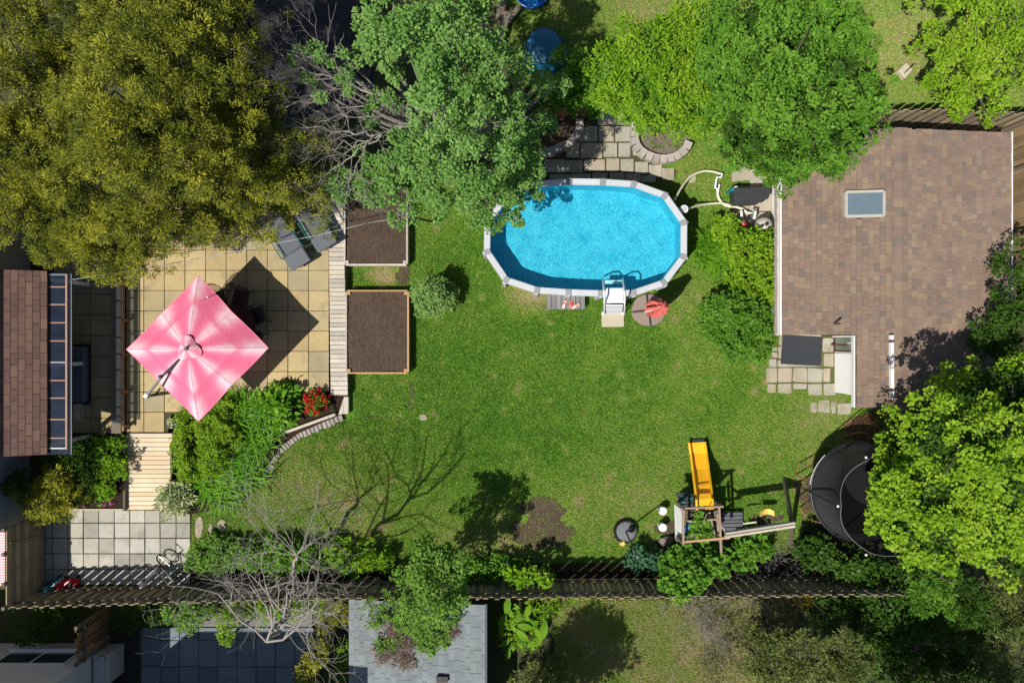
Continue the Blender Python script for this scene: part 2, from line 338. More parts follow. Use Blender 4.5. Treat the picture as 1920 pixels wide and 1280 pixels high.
def seg_mesh(name, segs, m, parent=None, ns=5):
    a = np.array([s[0] for s in segs], float); b = np.array([s[1] for s in segs], float); ra = np.array([s[2] for s in segs])[:, None]; rb = np.array([s[3] for s in segs])[:, None]
    d = nrm(b - a); ref = np.where(np.abs(d[:, 2:3]) < .9, np.array([[0, 0, 1.]]), np.array([[1., 0, 0]])); x = nrm(np.cross(d, ref)); y = np.cross(d, x)
    rings = []
    for p, r in ((a, ra), (b, rb)):
        for k in range(ns): t = 2 * math.pi * k / ns; rings.append(p + (x * math.cos(t) + y * math.sin(t)) * r)
    v = np.stack(rings, 1).reshape(-1, 3); base = np.arange(len(a))[:, None, None] * 2 * ns
    f = np.array([[k, (k + 1) % ns, ns + (k + 1) % ns, ns + k] for k in range(ns)])[None] + base
    return np_mesh(name, v, f.reshape(-1, 4), m, parent, None, None, True)
def path_segs(segs, pts, r0, r1, jit=.0, sub=3):
    pts = [Vector(p) for p in pts]; P = []
    for i in range(len(pts) - 1):
        for k in range(sub): P.append(pts[i].lerp(pts[i + 1], k / sub))
    P.append(pts[-1])
    for i in range(1, len(P) - 1): P[i] = P[i] + Vector((rnd.gauss(0, jit), rnd.gauss(0, jit), rnd.gauss(0, jit)))
    n = len(P) - 1
    for i in range(n): segs.append((P[i], P[i + 1], r0 + (r1 - r0) * i / n, r0 + (r1 - r0) * (i + 1) / n))
    return P
def grow(segs, p, d, L, r, depth, spread=.6, up=.1, steps=4, kids=2):
    d = Vector(d).normalized(); p = Vector(p)
    for i in range(steps):
        d = (d + Vector((rnd.gauss(0, .22), rnd.gauss(0, .22), rnd.gauss(0, .16) + up * .3))).normalized()
        q = p + d * L / steps; r2 = r * (1 - .55 / steps); segs.append((p, q, r, r2)); p = q; r = r2
        if depth > 0:
            for _ in range(kids if i == steps - 1 else (1 if rnd.random() < .75 else 0)):
                a = rnd.uniform(-1, 1); s = d.cross(Vector((0, 0, 1))).normalized()
                nd = (d * .7 + s * a * spread * 1.5 + Vector((0, 0, rnd.uniform(-.3, .5)))).normalized()
                grow(segs, p, nd, L * rnd.uniform(.5, .78), max(.004, r * .62), depth - 1, spread, up, steps, kids)
def tree(name, label, cat, base, lobes, m, bark=None, group=None, trunk_r=.12, fork=None, inner=None, **kw):
    b = G(*base); t = thing(name, label, cat, b, group); A = lobe_w(lobes); segs = []
    top = Vector(A[:, :3].mean(0)); fk = fork or .55
    f = b.lerp(Vector((b.x * .5 + top.x * .5, b.y * .5 + top.y * .5, top.z)), fk)
    path_segs(segs, [b - Vector((0, 0, .1)), f], trunk_r, trunk_r * .75, .02)
    for c in A:
        e = Vector(c[:3]) + Vector((0, 0, c[4] * .3)); P = path_segs(segs, [f, f.lerp(e, .5) + Vector((0, 0, -.1)), e], trunk_r * .5, .015, .05)
        for q in range(4):
            s = P[rnd.randrange(2, len(P))]; u = Vector(rng.normal(size=3)); u.z = abs(u.z) * .4; path_segs(segs, [s, s + u.normalized() * c[3] * .85], .02, .005, .03, 2)
    seg_mesh('trunk', segs, bark or m_bark, t); crown('crown', lobes, t, m, **kw)
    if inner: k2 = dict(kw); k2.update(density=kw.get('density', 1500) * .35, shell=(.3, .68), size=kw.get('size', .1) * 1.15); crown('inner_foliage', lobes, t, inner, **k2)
    return t
def shrub(name, label, lobes, m, cat='shrub', group=None, stems=True, **kw):
    A = lobe_w(lobes); b = Vector((A[:, 0].mean(), A[:, 1].mean(), 0)); t = thing(name, label, cat, b, group)
    if stems:
        segs = []
        for c in A:
            for _ in range(5):
                e = Vector(c[:3]) + Vector(rng.normal(size=3)) * c[3] * .4; path_segs(segs, [b.lerp(Vector((c[0], c[1], 0)), .25), e], .02, .006, .02, 2)
        seg_mesh('stem', segs, m_bark, t)
    crown('foliage', lobes, t, m, **kw); return t
def lily(name, label, spots, m, cat='plant', n=90, Lr=(.45, .75), w=.03, group=None, arch=1.0, z0=.1):
    b = W(spots[0][0], spots[0][1], z0); t = thing(name, label, cat, b, group); V = []; F = []
    for (px, py, r) in spots:
        c = np.array(W(px, py, z0)); k = int(n * (r / 40) ** 2)
        th = rng.uniform(0, 2 * math.pi, k); base = c + np.stack([rng.normal(size=k) * r / S * .45, rng.normal(size=k) * r / S * .45, np.zeros(k)], 1)
        L = rng.uniform(*Lr, k); d = np.stack([np.cos(th), np.sin(th), np.zeros(k)], 1); s = np.stack([-np.sin(th), np.cos(th), np.zeros(k)], 1); rise = rng.uniform(.3, 1., k)
        rows = []
        for tt, ww in ((0, .7), (.35, 1), (.7, .8), (1., .08)):
            p = base + d * (L * tt * (.55 + .35 * tt))[:, None]; p[:, 2] += L * rise * (tt * 1.15 - tt * tt * arch * .75)
            rows.append(p - s * (w * ww * .5)); rows.append(p + s * (w * ww * .5) + np.array([0, 0, .004]))
        v = np.stack(rows, 1); o = sum(len(q) for q in V) if V else 0
        f = np.array([[0, 1, 3, 2], [2, 3, 5, 4], [4, 5, 7, 6]])[None] + (np.arange(k) * 8)[:, None, None] + o
        V.append(v.reshape(-1, 3)); F.append(f.reshape(-1, 4))
    V = np.concatenate(V); np_mesh('foliage', V, np.concatenate(F), m, t, {'tone': np.repeat(rng.uniform(.1, .9, len(V) // 8), 8)}); return t

# ================================================================== THE SETTING
o = MB().add([(-400, -400, -.03), (400, -400, -.03), (400, 400, -.03), (-400, 400, -.03)], [(0, 1, 2, 3)]).build('ground', m_litter); tag(o, kind='structure')
DRY = [(1180, 950, 110, .2), (1260, 900, 160, .08), (1500, 830, 130, .16), (1000, 1020, 90, .36), (620, 980, 130, .24), (450, 980, 90, .15), (730, 1000, 80, .26), (880, 1020, 60, .36),
       (1290, 560, 60, .2), (1320, 620, 70, .14), (960, 560, 40, .55), (1010, 562, 22, .6), (800, 440, 70, .12), (1450, 1000, 80, .2), (560, 880, 80, .2), (1250, 560, 50, .12), (720, 515, 22, .75), (735, 520, 14, .6), (700, 660, 5, .0),
       (850, 800, 160, -.05), (1000, 700, 160, -.16), (900, 620, 140, -.16), (1150, 720, 140, -.12), (700, 740, 60, -.05), (1100, 860, 110, .02), (1530, 900, 70, .12), (1300, 320, 60, .35), (1540, 770, 60, .3), (980, 545, 40, .3), (840, 720, 60, .05)]
for _k in range(150): DRY.append((rnd.uniform(560, 1600), rnd.uniform(420, 1040), rnd.uniform(3, 9), rnd.uniform(.3, .9)))
for _k in range(40): DRY.append((rnd.uniform(560, 1500), rnd.uniform(420, 1040), rnd.uniform(20, 60), rnd.uniform(-.16, .22)))
def dry(gx, gy, base=.15):
    f = np.full(len(gx), base)
    for cx, cy, r, a in DRY: f += a * np.exp(-((gx - cx) ** 2 + (gy - cy) ** 2) / (r * r))
    return np.clip(f, 0, 1)
def lawn_sheet(name, poly, z, dfn, step=14):
    P = np.array(poly, float); x0, y0 = P.min(0); x1, y1 = P.max(0); xs = np.arange(x0, x1 + step, step); ys = np.arange(y0, y1 + step, step)
    gx, gy = np.meshgrid(xs, ys); nx = len(xs); cx = (gx[:-1, :-1] + step / 2).ravel(); cy = (gy[:-1, :-1] + step / 2).ravel(); k = inside(poly, cx, cy)
    i = np.arange((len(ys)) * nx).reshape(len(ys), nx); f = np.stack([i[1:, :-1].ravel(), i[1:, 1:].ravel(), i[:-1, 1:].ravel(), i[:-1, :-1].ravel()], 1)[k]
    v = np.stack([(gx.ravel() - 960) / S, (640 - gy.ravel()) / S, np.full(gx.size, z)], 1)
    return tag(np_mesh(name, v, f, m_lawn, None, {'dry': dfn(gx.ravel(), gy.ravel())}), kind='structure')
def grass(name, label, poly, excl, count, dfn, Lr=(.04, .085), z=0., w=.016, thin=None):
    P = np.array(poly, float); x0, y0 = P.min(0); x1, y1 = P.max(0); area = (x1 - x0) * (y1 - y0)
    gx = rng.uniform(x0, x1, int(count * 1.0)); gy = rng.uniform(y0, y1, len(gx)); k = inside(poly, gx, gy)
    for e in excl: k &= ~inside(e, gx, gy)
    if thin:
        for cx, cy, rx, ry in thin: k &= rng.uniform(size=len(gx)) < np.clip(((gx - cx) / rx) ** 2 + ((gy - cy) / ry) ** 2 - .35, .2, 1)
    gx, gy = gx[k], gy[k]; q = len(gx); th = rng.uniform(0, 2 * math.pi, q); L = rng.uniform(*Lr, q); b = np.stack([(gx - 960) / S, (640 - gy) / S, np.full(q, z)], 1)
    lean = rng.uniform(.35, 1.0, q); d = np.stack([np.cos(th) * lean, np.sin(th) * lean, rng.uniform(.35, .9, q)], 1); s = np.stack([-np.sin(th), np.cos(th), np.zeros(q)], 1) * (w * rng.uniform(.7, 1.3, q))[:, None]
    v = np.stack([b - s, b + s, b + nrm(d) * L[:, None]], 1).reshape(-1, 3); dd = np.repeat(dfn(gx, gy), 3)
    o = np_mesh(name, v, np.arange(len(v)).reshape(-1, 3), m_grass, None, {'dry': dd}, 'stuff'); return tag(o, label, 'grass')
LAWN = [(640, 340), (1000, 300), (1300, 180), (1470, 290), (1470, 728), (1720, 742), (1720, 860), (1530, 900), (1520, 1010), (1400, 1060), (900, 1072), (640, 1062), (355, 1060), (355, 950), (470, 915), (505, 880), (530, 845), (565, 820), (645, 790), (650, 700)]
lawn_sheet('lawn', LAWN, 0, dry)
POOLO = [(1131, 335), (1190, 339), (1251, 361), (1289, 415), (1288.5, 483), (1249, 535), (1189.5, 555), (1127, 556), (1066, 554), (1006, 550), (945, 530), (907, 474), (908, 412), (947, 361), (1006, 339), (1068, 334)]
ZR = 1.25
pool_g = [(960 + (x - 960) * (1 - ZR / H), 640 + (y - 640) * (1 - ZR / H)) for x, y in POOLO]
EX = [pool_g, [(640, 350), (768, 350), (768, 498), (640, 498)], [(640, 542), (768, 542), (768, 702), (640, 702)], [(1128, 588), (1170, 588), (1170, 613), (1128, 613)],
      [(355, 950), (470, 905), (505, 870), (540, 825), (660, 780), (660, 700), (600, 690), (300, 780)], [(1010, 190), (1280, 190), (1280, 330), (1100, 345), (1010, 340)],
      [(1465, 620), (1600, 620), (1600, 722), (1440, 722), (1440, 690)], [(1370, 300), (1470, 300), (1470, 440), (1370, 420)], rough_poly(1174, 997, 21, 21, 12, 0)]
BARE = [(1015, 985, 62, 52), (772, 742, 6, 36), (716, 781, 48, 3.5), (755, 515, 15, 22), (720, 515, 26, 14), (1640, 805, 60, 36), (1000, 558, 36, 8), (1440, 975, 40, 16), (1520, 930, 26, 40), (1260, 1005, 40, 30), (660, 775, 20, 12)]
for cx, cy, rx, ry in BARE[:3] + BARE[3:4] + BARE[5:6] + BARE[7:10]:
    mb = MB()
    for q in range(26):
        a = rnd.uniform(0, 6.3); u = math.sqrt(rnd.random()) * .8; P = ccw([G(x, y)[:2] for x, y in rough_poly(cx + math.cos(a) * u * rx, cy + math.sin(a) * u * ry, max(1.6, min(rx, ry * 1.6) * .28), max(1.6, min(ry, rx * 1.6) * .28), 14, .35)])
        mb.add([(x, y, .005 + q * .0004) for x, y in P], [tuple(range(len(P)))])
    tag(mb.build('bare_earth', m_soil if cx != 1640 else M('red_mulch', (.16, .075, .045), (.08, .04, .026), .95, .1, 20, .9, 80, 0)), kind='structure')
grass('lawn_grass', 'short mown green grass of the main lawn around the oval pool', LAWN, EX, 720000, dry, thin=[(a, b, c * 1.05, d * 1.05) for a, b, c, d in BARE], Lr=(.035, .08))
NL = [(930, -60), (1970, -60), (1970, 205), (1745, 200), (1640, 200), (1350, 170), (1010, 185), (930, 60)]
d2 = lambda x, y: np.clip(.42 + .28 * np.exp(-((x - 1690) ** 2 + (y - 80) ** 2) / 9000) + .2 * np.exp(-((x - 1230) ** 2 + (y - 10) ** 2) / 6000), 0, 1)
lawn_sheet('neighbour_lawn', NL, 0, d2)
grass('lawn_grass', 'pale dry grass of the yard beyond the top fence', NL, [], 170000, d2)
BL = [(1040, 1128), (1420, 1122), (1450, 1350), (1040, 1350)]
d3 = lambda x, y: np.clip(.66 + .24 / (1 + np.exp(-(x - 1262) / 14)) + .16 * np.sin(x / 21) * np.cos(y / 17) + .12 * ((np.abs((y - 1166)) < 3) | (np.abs(x - 1190) < 3)), 0, 1)
lawn_sheet('sod_lawn', BL, 0, d3); grass('lawn_grass', 'olive new sod grass below the plank fence', BL, [], 110000, d3, Lr=(.06, .13))
# dark drive behind the cedars, bed soil
tag(MB().add([G(450, -80, -.01), G(700, -80, -.01), G(700, 220, -.01), G(450, 220, -.01)][::-1], [(0, 1, 2, 3)]).build('driveway', m_asph), kind='structure')
BED = [(322, 812), (335, 772), (440, 738), (615, 738), (652, 745), (642, 776), (600, 794), (560, 812), (525, 838), (500, 878), (480, 905), (400, 955), (358, 962), (325, 955)]
tag(MB().prism(ccw([G(*p)[:2] for p in BED]), -.02, .12).build('planting_bed', m_mulch), kind='structure')
tag(MB().prism(ccw([G(*p)[:2] for p in [(90, 830), (233, 830), (236, 956), (60, 956)]]), -.02, .06).build('planting_bed', m_mulch), kind='structure')
tag(MB().prism(ccw([G(*p)[:2] for p in [(255, 1068), (1640, 1046), (1640, 1079), (255, 1092)]]), -.02, .03).build('planting_bed', m_mulch), kind='structure')

# ---- upper patio
PZ = .30
base = MB().prism(ccw([G(*p)[:2] for p in [(140, 400), (617, 400), (617, 735), (440, 740), (330, 775), (322, 815), (140, 815)]]), -.02, PZ - .02).build('patio', m_joint); tag(base, kind='structure')
def slab(x0, y0, x1, y1, z, m, parent, t=.05, gap=.55, name='paving_slab', jit=.004):
    P = [W(x, y, z) for x, y in ((x0 + gap, y1 - gap), (x1 - gap, y1 - gap), (x1 - gap, y0 + gap), (x0 + gap, y0 + gap))]; dz = rnd.uniform(-jit, jit)
    mb = MB().prism([(p.x + rnd.uniform(-.004, .004), p.y + rnd.uniform(-.004, .004)) for p in P], z - t, z + dz)
    return mb.build(name, m, parent, bevel=.006)
BEDP = [(322, 812), (330, 780), (375, 752), (440, 735), (616, 735), (616, 900), (322, 900)]
for i in range(10):
    for j in range(-2, 10):
        x0 = 617 - 38.6 * (i + 1); x1 = x0 + 38.6; y0 = 468.7 + 37.95 * (j - 1); y1 = y0 + 37.95; y1 = min(y1, 811)
        if y1 - y0 < 8 or inside(BEDP, np.array([(x0 + x1) / 2]), np.array([(y0 + y1) / 2]))[0]: continue
        slab(max(x0, 236), y0, x1, y1, PZ, m_slab, base)
for i, (x0, x1) in enumerate(((100, 132), (132, 170), (170, 209))):
    for j in range(10):
        y0 = 436 + 38.6 * j; slab(x0, y0, x1, min(812, y0 + 38.6), PZ, m_slab, base)
# ---- boardwalk
bw = tag(MB().prism(ccw([W(*p, .28)[:2] for p in [(617, 340), (645, 340), (652, 742), (621, 742)]]), -.02, .28).build('boardwalk', m_rail), kind='structure')
y = 340.
while y < 738:
    h = 8.2 if rnd.random() < .7 else 8.8; t0 = (y - 380) / 360; t1 = (y + h - 380) / 360
    xl = lambda t: 615.5 + 4.5 * t; xr = lambda t: 643 + 9 * t
    P = [W(xl(t1) + rnd.uniform(-.4, .4), y + h - .5, .33), W(xr(t1) + rnd.uniform(-.6, .6), y + h - .5, .33), W(xr(t0), y + .3, .33), W(xl(t0), y + .3, .33)]
    MB().prism([p[:2] for p in P], .285, .33 + rnd.uniform(-.004, .004)).build('plank', m_board, bw, bevel=.004); y += h
MB().prism(ccw([W(*p, .2)[:2] for p in [(645, 744), (653, 744), (653, 775), (634, 777)]]), -.01, .2).build('end_post', m_board, bw)
# ---- wooden steps down
st = tag(MB().prism(ccw([W(*p, .1)[:2] for p in [(239, 822), (320, 822), (320, 953), (239, 953)]]), -.02, .03).build('step_ramp', m_rail), kind='structure')
y = 812.
for k in range(17):
    h = 8.45; z = .36 - .26 * k / 16; P = [W(238 + rnd.uniform(-.6, .6), y + h - .5, z), W(323 if k < 2 else 319 + rnd.uniform(-1, 1), y + h - .5, z), W(323 if k < 2 else 319.5, y + .3, z), W(238, y + .3, z)]
    MB().prism([p[:2] for p in P], z - .045, z).build('plank', m_cream, st, bevel=.005); y += h
MB().bar(W(235, 815, .40), W(234.5, 956, .16), .05, .12).build('stringer', m_rail, st)
MB().bar(W(323, 838, .30), W(321.5, 930, .14), .04, .12).build('stringer', m_rail, st)
# ---- lower slab patio
lp = tag(MB().prism(ccw([G(*p)[:2] for p in [(84, 954), (359, 954), (357, 1098), (84, 1100)]]), -.02, .02).build('lower_patio', M('mossy_joint', (.06, .07, .025), (.05, .045, .03), .95, .1, 12, .4, None, 0)), kind='structure')
XS = [84, 98.4, 127, 156, 185, 214, 243, 271.5, 300, 330, 357]; YS = [955.8, 980, 1008.5, 1037.5, 1067, 1096]
for i in range(10):
    for j in range(5): slab(XS[i], YS[j], XS[i + 1], YS[j + 1], .045, m_slab_g, lp, gap=.75, jit=.008)
MB().box(G(165, 953.5, .05), (2.2, .05, .12)).build('curb', m_pad, lp)
# ---- slate patio and gravel of the house below
sp = tag(MB().prism(ccw([G(*p)[:2] for p in [(262, 1178), (600, 1178), (600, 1360), (262, 1360)]]), -.02, .02).build('slate_patio', m_joint), kind='structure')
x = 264; k = 0
while x < 580:
    y = 1176 if k % 2 == 0 else 1150
    while y < 1345:
        h = (19 if y < 1180 else 54) if k % 2 == 0 else 50
        a, b = max(1176, y), y + h
        if b - a > 5: slab(x, a, x + 36, b, .05, m_slab_b, sp, gap=.6)
        y += h
    x += 36; k += 1
tag(MB().add([G(365, 1148, .0), G(365, 1178, .0), G(585, 1178, .0), G(585, 1142, .0)], [(0, 1, 2, 3)]).build('gravel_strip', m_gravel), kind='structure')
tag(MB().add([G(206, 1150, -.006), G(206, 1360, -.006), G(265, 1360, -.006), G(265, 1150, -.006)], [(0, 1, 2, 3)]).build('side_path', m_asph), kind='structure')
# ---- paved corner above the pool
tp = tag(MB().prism(ccw([G(*p)[:2] for p in [(1020, 205), (1190, 205), (1200, 300), (1270, 320), (1262, 345), (1010, 352), (1005, 300)]]), -.02, .012).build('back_patio', m_joint), kind='structure')
for (x0, y0, w, h) in [(1120, 207, 30, 28), (1150, 207, 28, 28), (1085, 236, 36, 30), (1122, 236, 30, 30), (1153, 236, 30, 30), (1088, 267, 42, 30), (1131, 267, 27, 28), (1159, 267, 24, 28), (1095, 298, 40, 24), (1136, 296, 26, 26), (1163, 297, 26, 26), (1190, 303, 26, 24), (1216, 308, 26, 24), (1241, 314, 24, 24), (1020, 298, 40, 26), (1058, 300, 36, 24), (1110, 323, 30, 14), (1142, 323, 30, 14), (1172, 324, 30, 16), (1030, 326, 40, 14), (1070, 325, 38, 14), (1202, 328, 28, 14), (1060, 268, 27, 28), (1186, 262, 14, 30)]:
    slab(x0, y0, x0 + w, y0 + h, .045, m_flag, tp, gap=.8, jit=.008)
tag(MB().prism(ccw([G(x, y)[:2] for x, y in [(1020, 212), (1090, 208), (1085, 240), (1060, 270), (1020, 285)]]), -.02, .10).build('corner_soil', m_soil), kind='structure')
tag(MB().prism(ccw([G(x, y)[:2] for x, y in rough_poly(1245, 262, 46, 34, 14, .05)]), -.02, .12).build('corner_soil', M('pale_dry_soil', (.22, .18, .14), (.14, .11, .085), .95, .1, 9, .8, 40, 0, dist=.03)), kind='structure')
def blockwall(label, pts, z, bw=15, name='garden_wall'):
    V = [W(*p, z) for p in pts]; t = thing(name, label, 'wall', V[0] - Vector((0, 0, z)))
    for i in range(len(V) - 1):
        a, b = V[i], V[i + 1]; d = (b - a).normalized(); s = Vector((-d.y, d.x, 0)) * bw / S * .5; g = d * .008; e = rnd.uniform(-.012, .012)
        for lev, (z0, z1) in enumerate(((0, z * .48), (z * .5, z + e))):
            P = ccw([(p.x, p.y) for p in (a + g - s, b - g - s, b - g + s, a + g + s)]); MB().prism(P, z0, z1).build('block', m_block, t, bevel=.008)
    return t
blockwall('curved grey block retaining wall round the soil bed left of the back patio', [(1087, 222), (1088, 236), (1084, 249), (1077, 260), (1066, 269), (1053, 275), (1039, 280), (1024, 286), (1008, 292)], .28, 14)
blockwall('U-shaped pale block wall round the bed under the lime tree', [(1193, 228), (1191, 242), (1190, 256), (1193, 270), (1201, 281), (1212, 289), (1225, 294), (1238, 297), (1252, 297), (1265, 294), (1276, 288), (1287, 278), (1293, 264)], .28, 15)
# stepping stones
def stone(px, py, rx, ry, rot, label, m=m_flag, z=.03, n=11):
    P = ccw([W(x, y, z)[:2] for x, y in rough_poly(px, py, rx * (1.3 if n == 4 else 1), ry * (1.3 if n == 4 else 1), n, .13 if n > 4 else .03, rot)]); c = G(px, py)
    o = MB().prism(P, -.01, z).build('stepping_stone', m, None, bevel=.008); return tag(o, label, 'stone')
stone(373, 989, 8, 22, .1, 'long narrow stepping stone beside the lower slab patio')
stone(394, 996, 4, 17, .1, 'thin sliver of stepping stone between two broader ones')
stone(416, 984, 9, 11, 0, 'rounded tan stepping stone in the lawn near the bare tree')
stone(418, 1004, 6, 4, 0, 'small pale stone just below the rounded stepping stone')
stone(793, 782, 8, 6, 0, 'lone grey stone flush in the lawn beside the bare soil strip')
stone(1297, 335, 9, 8, 0, 'tan stone in the grass under the cream hose')
for q, (x, y, rx, ry) in enumerate(((1390, 322, 18, 20), (1422, 332, 16, 18))):
    stone(x, y, rx, ry, .75, ('tan paving stone in the grass above the dark storage box', 'grey paving stone under the tree beside the shed wall')[q], n=4)
fp = tag(MB().prism(ccw([G(*p)[:2] for p in [(1442, 655), (1465, 630), (1566, 630), (1566, 728), (1440, 728)]]), -.02, .004).build('flagstone_path', M('grassy_joint', (.09, .13, .025), (.12, .10, .06), .95, .1, 14, .5, None, 0)), kind='structure')
for (a, b, c, d) in [(105, 570, 240, 745), (250, 570, 420, 745), (430, 570, 600, 745), (605, 570, 790, 745), (795, 570, 880, 745), (120, 760, 230, 870), (250, 760, 415, 880), (430, 760, 600, 825), (610, 760, 780, 900), (795, 760, 940, 900), (790, 215, 915, 385), (795, 390, 925, 560),
                     (640, 980, 720, 1105), (735, 950, 875, 1110), (888, 985, 948, 1118), (965, 990, 1135, 1130), (140, 465, 235, 560), (170, 390, 238, 452), (180, 325, 240, 375), (245, 475, 780, 562), (250, 170, 785, 300), (250, 305, 785, 470), (1500, 1045, 1640, 1105)]:
    cx, cy, rx, ry = 1420 + (a + c) / 12.8, 600 + (b + d) / 12.8, (c - a) / 12.8, (d - b) / 12.8
    P = [(cx + rx * i * .97 + rnd.uniform(-1, 1), cy + ry * j * .97 + rnd.uniform(-1, 1)) for i, j in ((-.86, -1), (.9, -1), (1, -.8), (1, .85), (.82, 1), (-.85, 1), (-1, .85), (-1, -.8))]
    MB().prism(ccw([W(*p, .035)[:2] for p in P]), -.01, .035 + rnd.uniform(-.006, .006)).build('flagstone', m_flag, fp, bevel=.008)
# pad under the pool equipment
ep = tag(MB().prism(ccw([G(*p)[:2] for p in [(1372, 346), (1448, 346), (1448, 440), (1372, 440)]]), -.02, .01).build('equipment_pad', m_joint), kind='structure')
for x0, y0, x1, y1 in ((1374, 348, 1405, 392), (1405, 348, 1447, 396), (1374, 393, 1405, 438), (1405, 397, 1447, 438)): slab(x0, y0, x1, y1, .04, m_flag, ep)
# edging pavers
ed = thing('garden_edging', 'curved row of grey pavers edging the planting bed', 'edging', G(560, 812))
EP = [(643, 780), (627, 786), (612, 793), (597, 799), (582, 805), (568, 811), (556, 818), (544, 826), (535, 834), (524, 844), (517, 855), (509, 868), (501, 881), (494, 893), (484, 902)]
for i in range(len(EP) - 1):
    for s in (0, .5):
        a = G(EP[i][0] + (EP[i + 1][0] - EP[i][0]) * s, EP[i][1] + (EP[i + 1][1] - EP[i][1]) * s, .03); b = G(EP[i][0] + (EP[i + 1][0] - EP[i][0]) * (s + .5), EP[i][1] + (EP[i + 1][1] - EP[i][1]) * (s + .5), .03)
        d = (b - a).normalized() * .008; MB().bar(a + d * 1.6 + Vector((0, 0, rnd.uniform(-.02, .005))), b - d * 1.6, .25 + rnd.uniform(-.05, .04), .08).build('paver', m_block, ed, bevel=.008)
o = MB().bar(W(630, 776, .2), W(533, 811, .2), .085, .2).build('timber_edge', m_board, None, bevel=.01); tag(o, 'pale weathered timber along the planting bed above the curved pavers', 'timber')

# ================================================================== BUILDINGS
# ---- house on the left: siding wall, porch roof, clear awning
hs = thing('house', 'house at left with red-brown shingled porch roof and clear awning', 'house', G(40, 640))
MB().prism(ccw([G(x, y)[:2] for x, y in [(-500, 330), (58, 330), (58, 975), (-500, 975)]]), 0, 4.6).build('wall', m_siding, hs)
for y0, y1, m in ((330, 640, m_siding), (640, 975, m_siding_b)):
    for k in range(30):
        z = .12 + k * .15; MB().hexa([G(58, y1, z), G(60.0, y1, z), G(60.0, y0, z), G(58, y0, z)], [G(58, y1, z + .142), G(58.6, y1, z + .142), G(58.6, y0, z + .142), G(58, y0, z + .142)]).build('siding_board', m, hs)
def zporch(gx): return 2.22 + (182 - gx) * .0062
pr = MB().hexa([G(56, 827, zporch(56) - .12), G(182, 827, 2.1), G(182, 524, 2.1), G(56, 524, zporch(56) - .12)], [G(56, 827, zporch(56) - .012), G(182, 827, 2.208), G(182, 524, 2.208), G(56, 524, zporch(56) - .012)]).build('porch_roof', m_under, hs)
gx = 182.; c = 0; pitch = 9.6
while gx > 70:
    gy = 522. - (10 if c % 2 else 0)
    while gy < 828:
        a, b = max(gy, 522), min(gy + 19.6, 829)
        if b - a > 2:
            x1, x0 = gx + .8, gx - pitch; z1, z0 = zporch(x1) + .012, zporch(x0) + .001; g = .35
            MB().hexa([G(x0, b - g, z0 - .01), G(x1, b - g, z1 - .014), G(x1, a + g, z1 - .014), G(x0, a + g, z0 - .01)], [G(x0, b - g, z0), G(x1 + rnd.uniform(-.3, .3), b - g, z1), G(x1 + rnd.uniform(-.3, .3), a + g, z1), G(x0, a + g, z0)]).build('shingle', m_shing2, pr)
        gy += 19.6
    gx -= pitch; c += 1
for y in (535, 680, 815): MB().box(G(178, y, 1.2), (.1, .1, 1.8)).build('porch_post', m_white, hs)
aw = MB().hexa([W(89, 852, 2.12), W(136, 852, 1.99), W(136, 513, 1.99), W(89, 511, 2.12)], [W(89, 852, 2.126), W(136, 852, 1.996), W(136, 513, 1.996), W(89, 511, 2.126)]).build('awning', m_clear, hs)
def zaw(px): return 2.13 - .13 * (px - 88) / 48
for y in (515, 538, 571, 605, 639, 679, 713, 746, 786, 821, 840): MB().bar(W(88, y, zaw(88) + .02), W(124, y, zaw(124) + .02), .035, .03).build('awning_rafter', m_steel if y in (515, 679, 840) else m_copper, aw)
MB().bar(W(125, 514, zaw(125) + .02), W(125, 842, zaw(125) + .02), .05, .04).build('awning_beam', m_copper, aw)
MB().bar(W(134, 513, zaw(134) + .015), W(134, 851, zaw(134) + .015), .02, .02).build('awning_edge', m_grey_metal, aw)
# ---- timber bench-curb on the patio
bn = thing('timber_curb', 'long dark timber curb with low rail on the shaded patio', 'curb', G(225, 670))
MB().bar(W(219, 528, .52), W(219, 812, .52), .28, .08).build('cap_board', m_rail, bn); MB().box((W(219, 670, .5).x, W(219, 670, .5).y, .4), (.2, 4.4, .17)).build('side_board', m_rail, bn)
MB().bar(W(231, 528, .62), W(231, 808, .62), .06, .05).build('rail', m_fence2, bn)
for y in (535, 600, 665, 735, 800): MB().bar(W(231, y, .60), (W(231, y, .60).x, W(231, y, .6).y, .3), .07).build('post', m_fence2, bn)
# ---- white house at lower left
wh = thing('white_house', 'white stucco house with a wide window at the lower left corner', 'house', G(100, 1300))
m_stucco = M('white_stucco', (.62, .62, .62), (.54, .54, .55), .9, .2, 5, .4, 60, 0)
MB().prism(ccw([G(x, y)[:2] for x, y in [(-400, 1205), (203, 1205), (203, 1600), (-400, 1600)]]), 0, 3.6).build('wall', m_stucco, wh)
MB().prism(ccw([G(x, y)[:2] for x, y in [(203.5, 1310), (590, 1310), (590, 1600), (203.5, 1600)]]), 0, 4.7).build('rear_wall', m_stucco, wh)
wy = G(0, 1205).y
wf = MB().box(((G(70, 0).x + G(160, 0).x) / 2, wy + .01, 1.05), (2.0, .06, .72)).build('window', m_white, wh)
for s in (-.49, .49): MB().box(((G(70, 0).x + G(160, 0).x) / 2 + s, wy + .045, 1.05), (.9, .02, .58)).build('pane', m_glass, wf)
MB().box(((G(70, 0).x + G(160, 0).x) / 2, wy + .06, .66), (2.1, .14, .05)).build('sill', m_white, wf)
hp = thing('heat_pump', 'white outdoor heat pump beside the white stucco house', 'heat pump', G(230, 1240))
MB().prism(ccw([W(x, y, .85)[:2] for x, y in [(174, 1228), (204, 1228), (204, 1284), (174, 1284)]]), .05, .85).build('cabinet', M('pump_cabinet', (.55, .55, .52), None, .5, .4, 4, .05, None, 0), hp, bevel=.02)
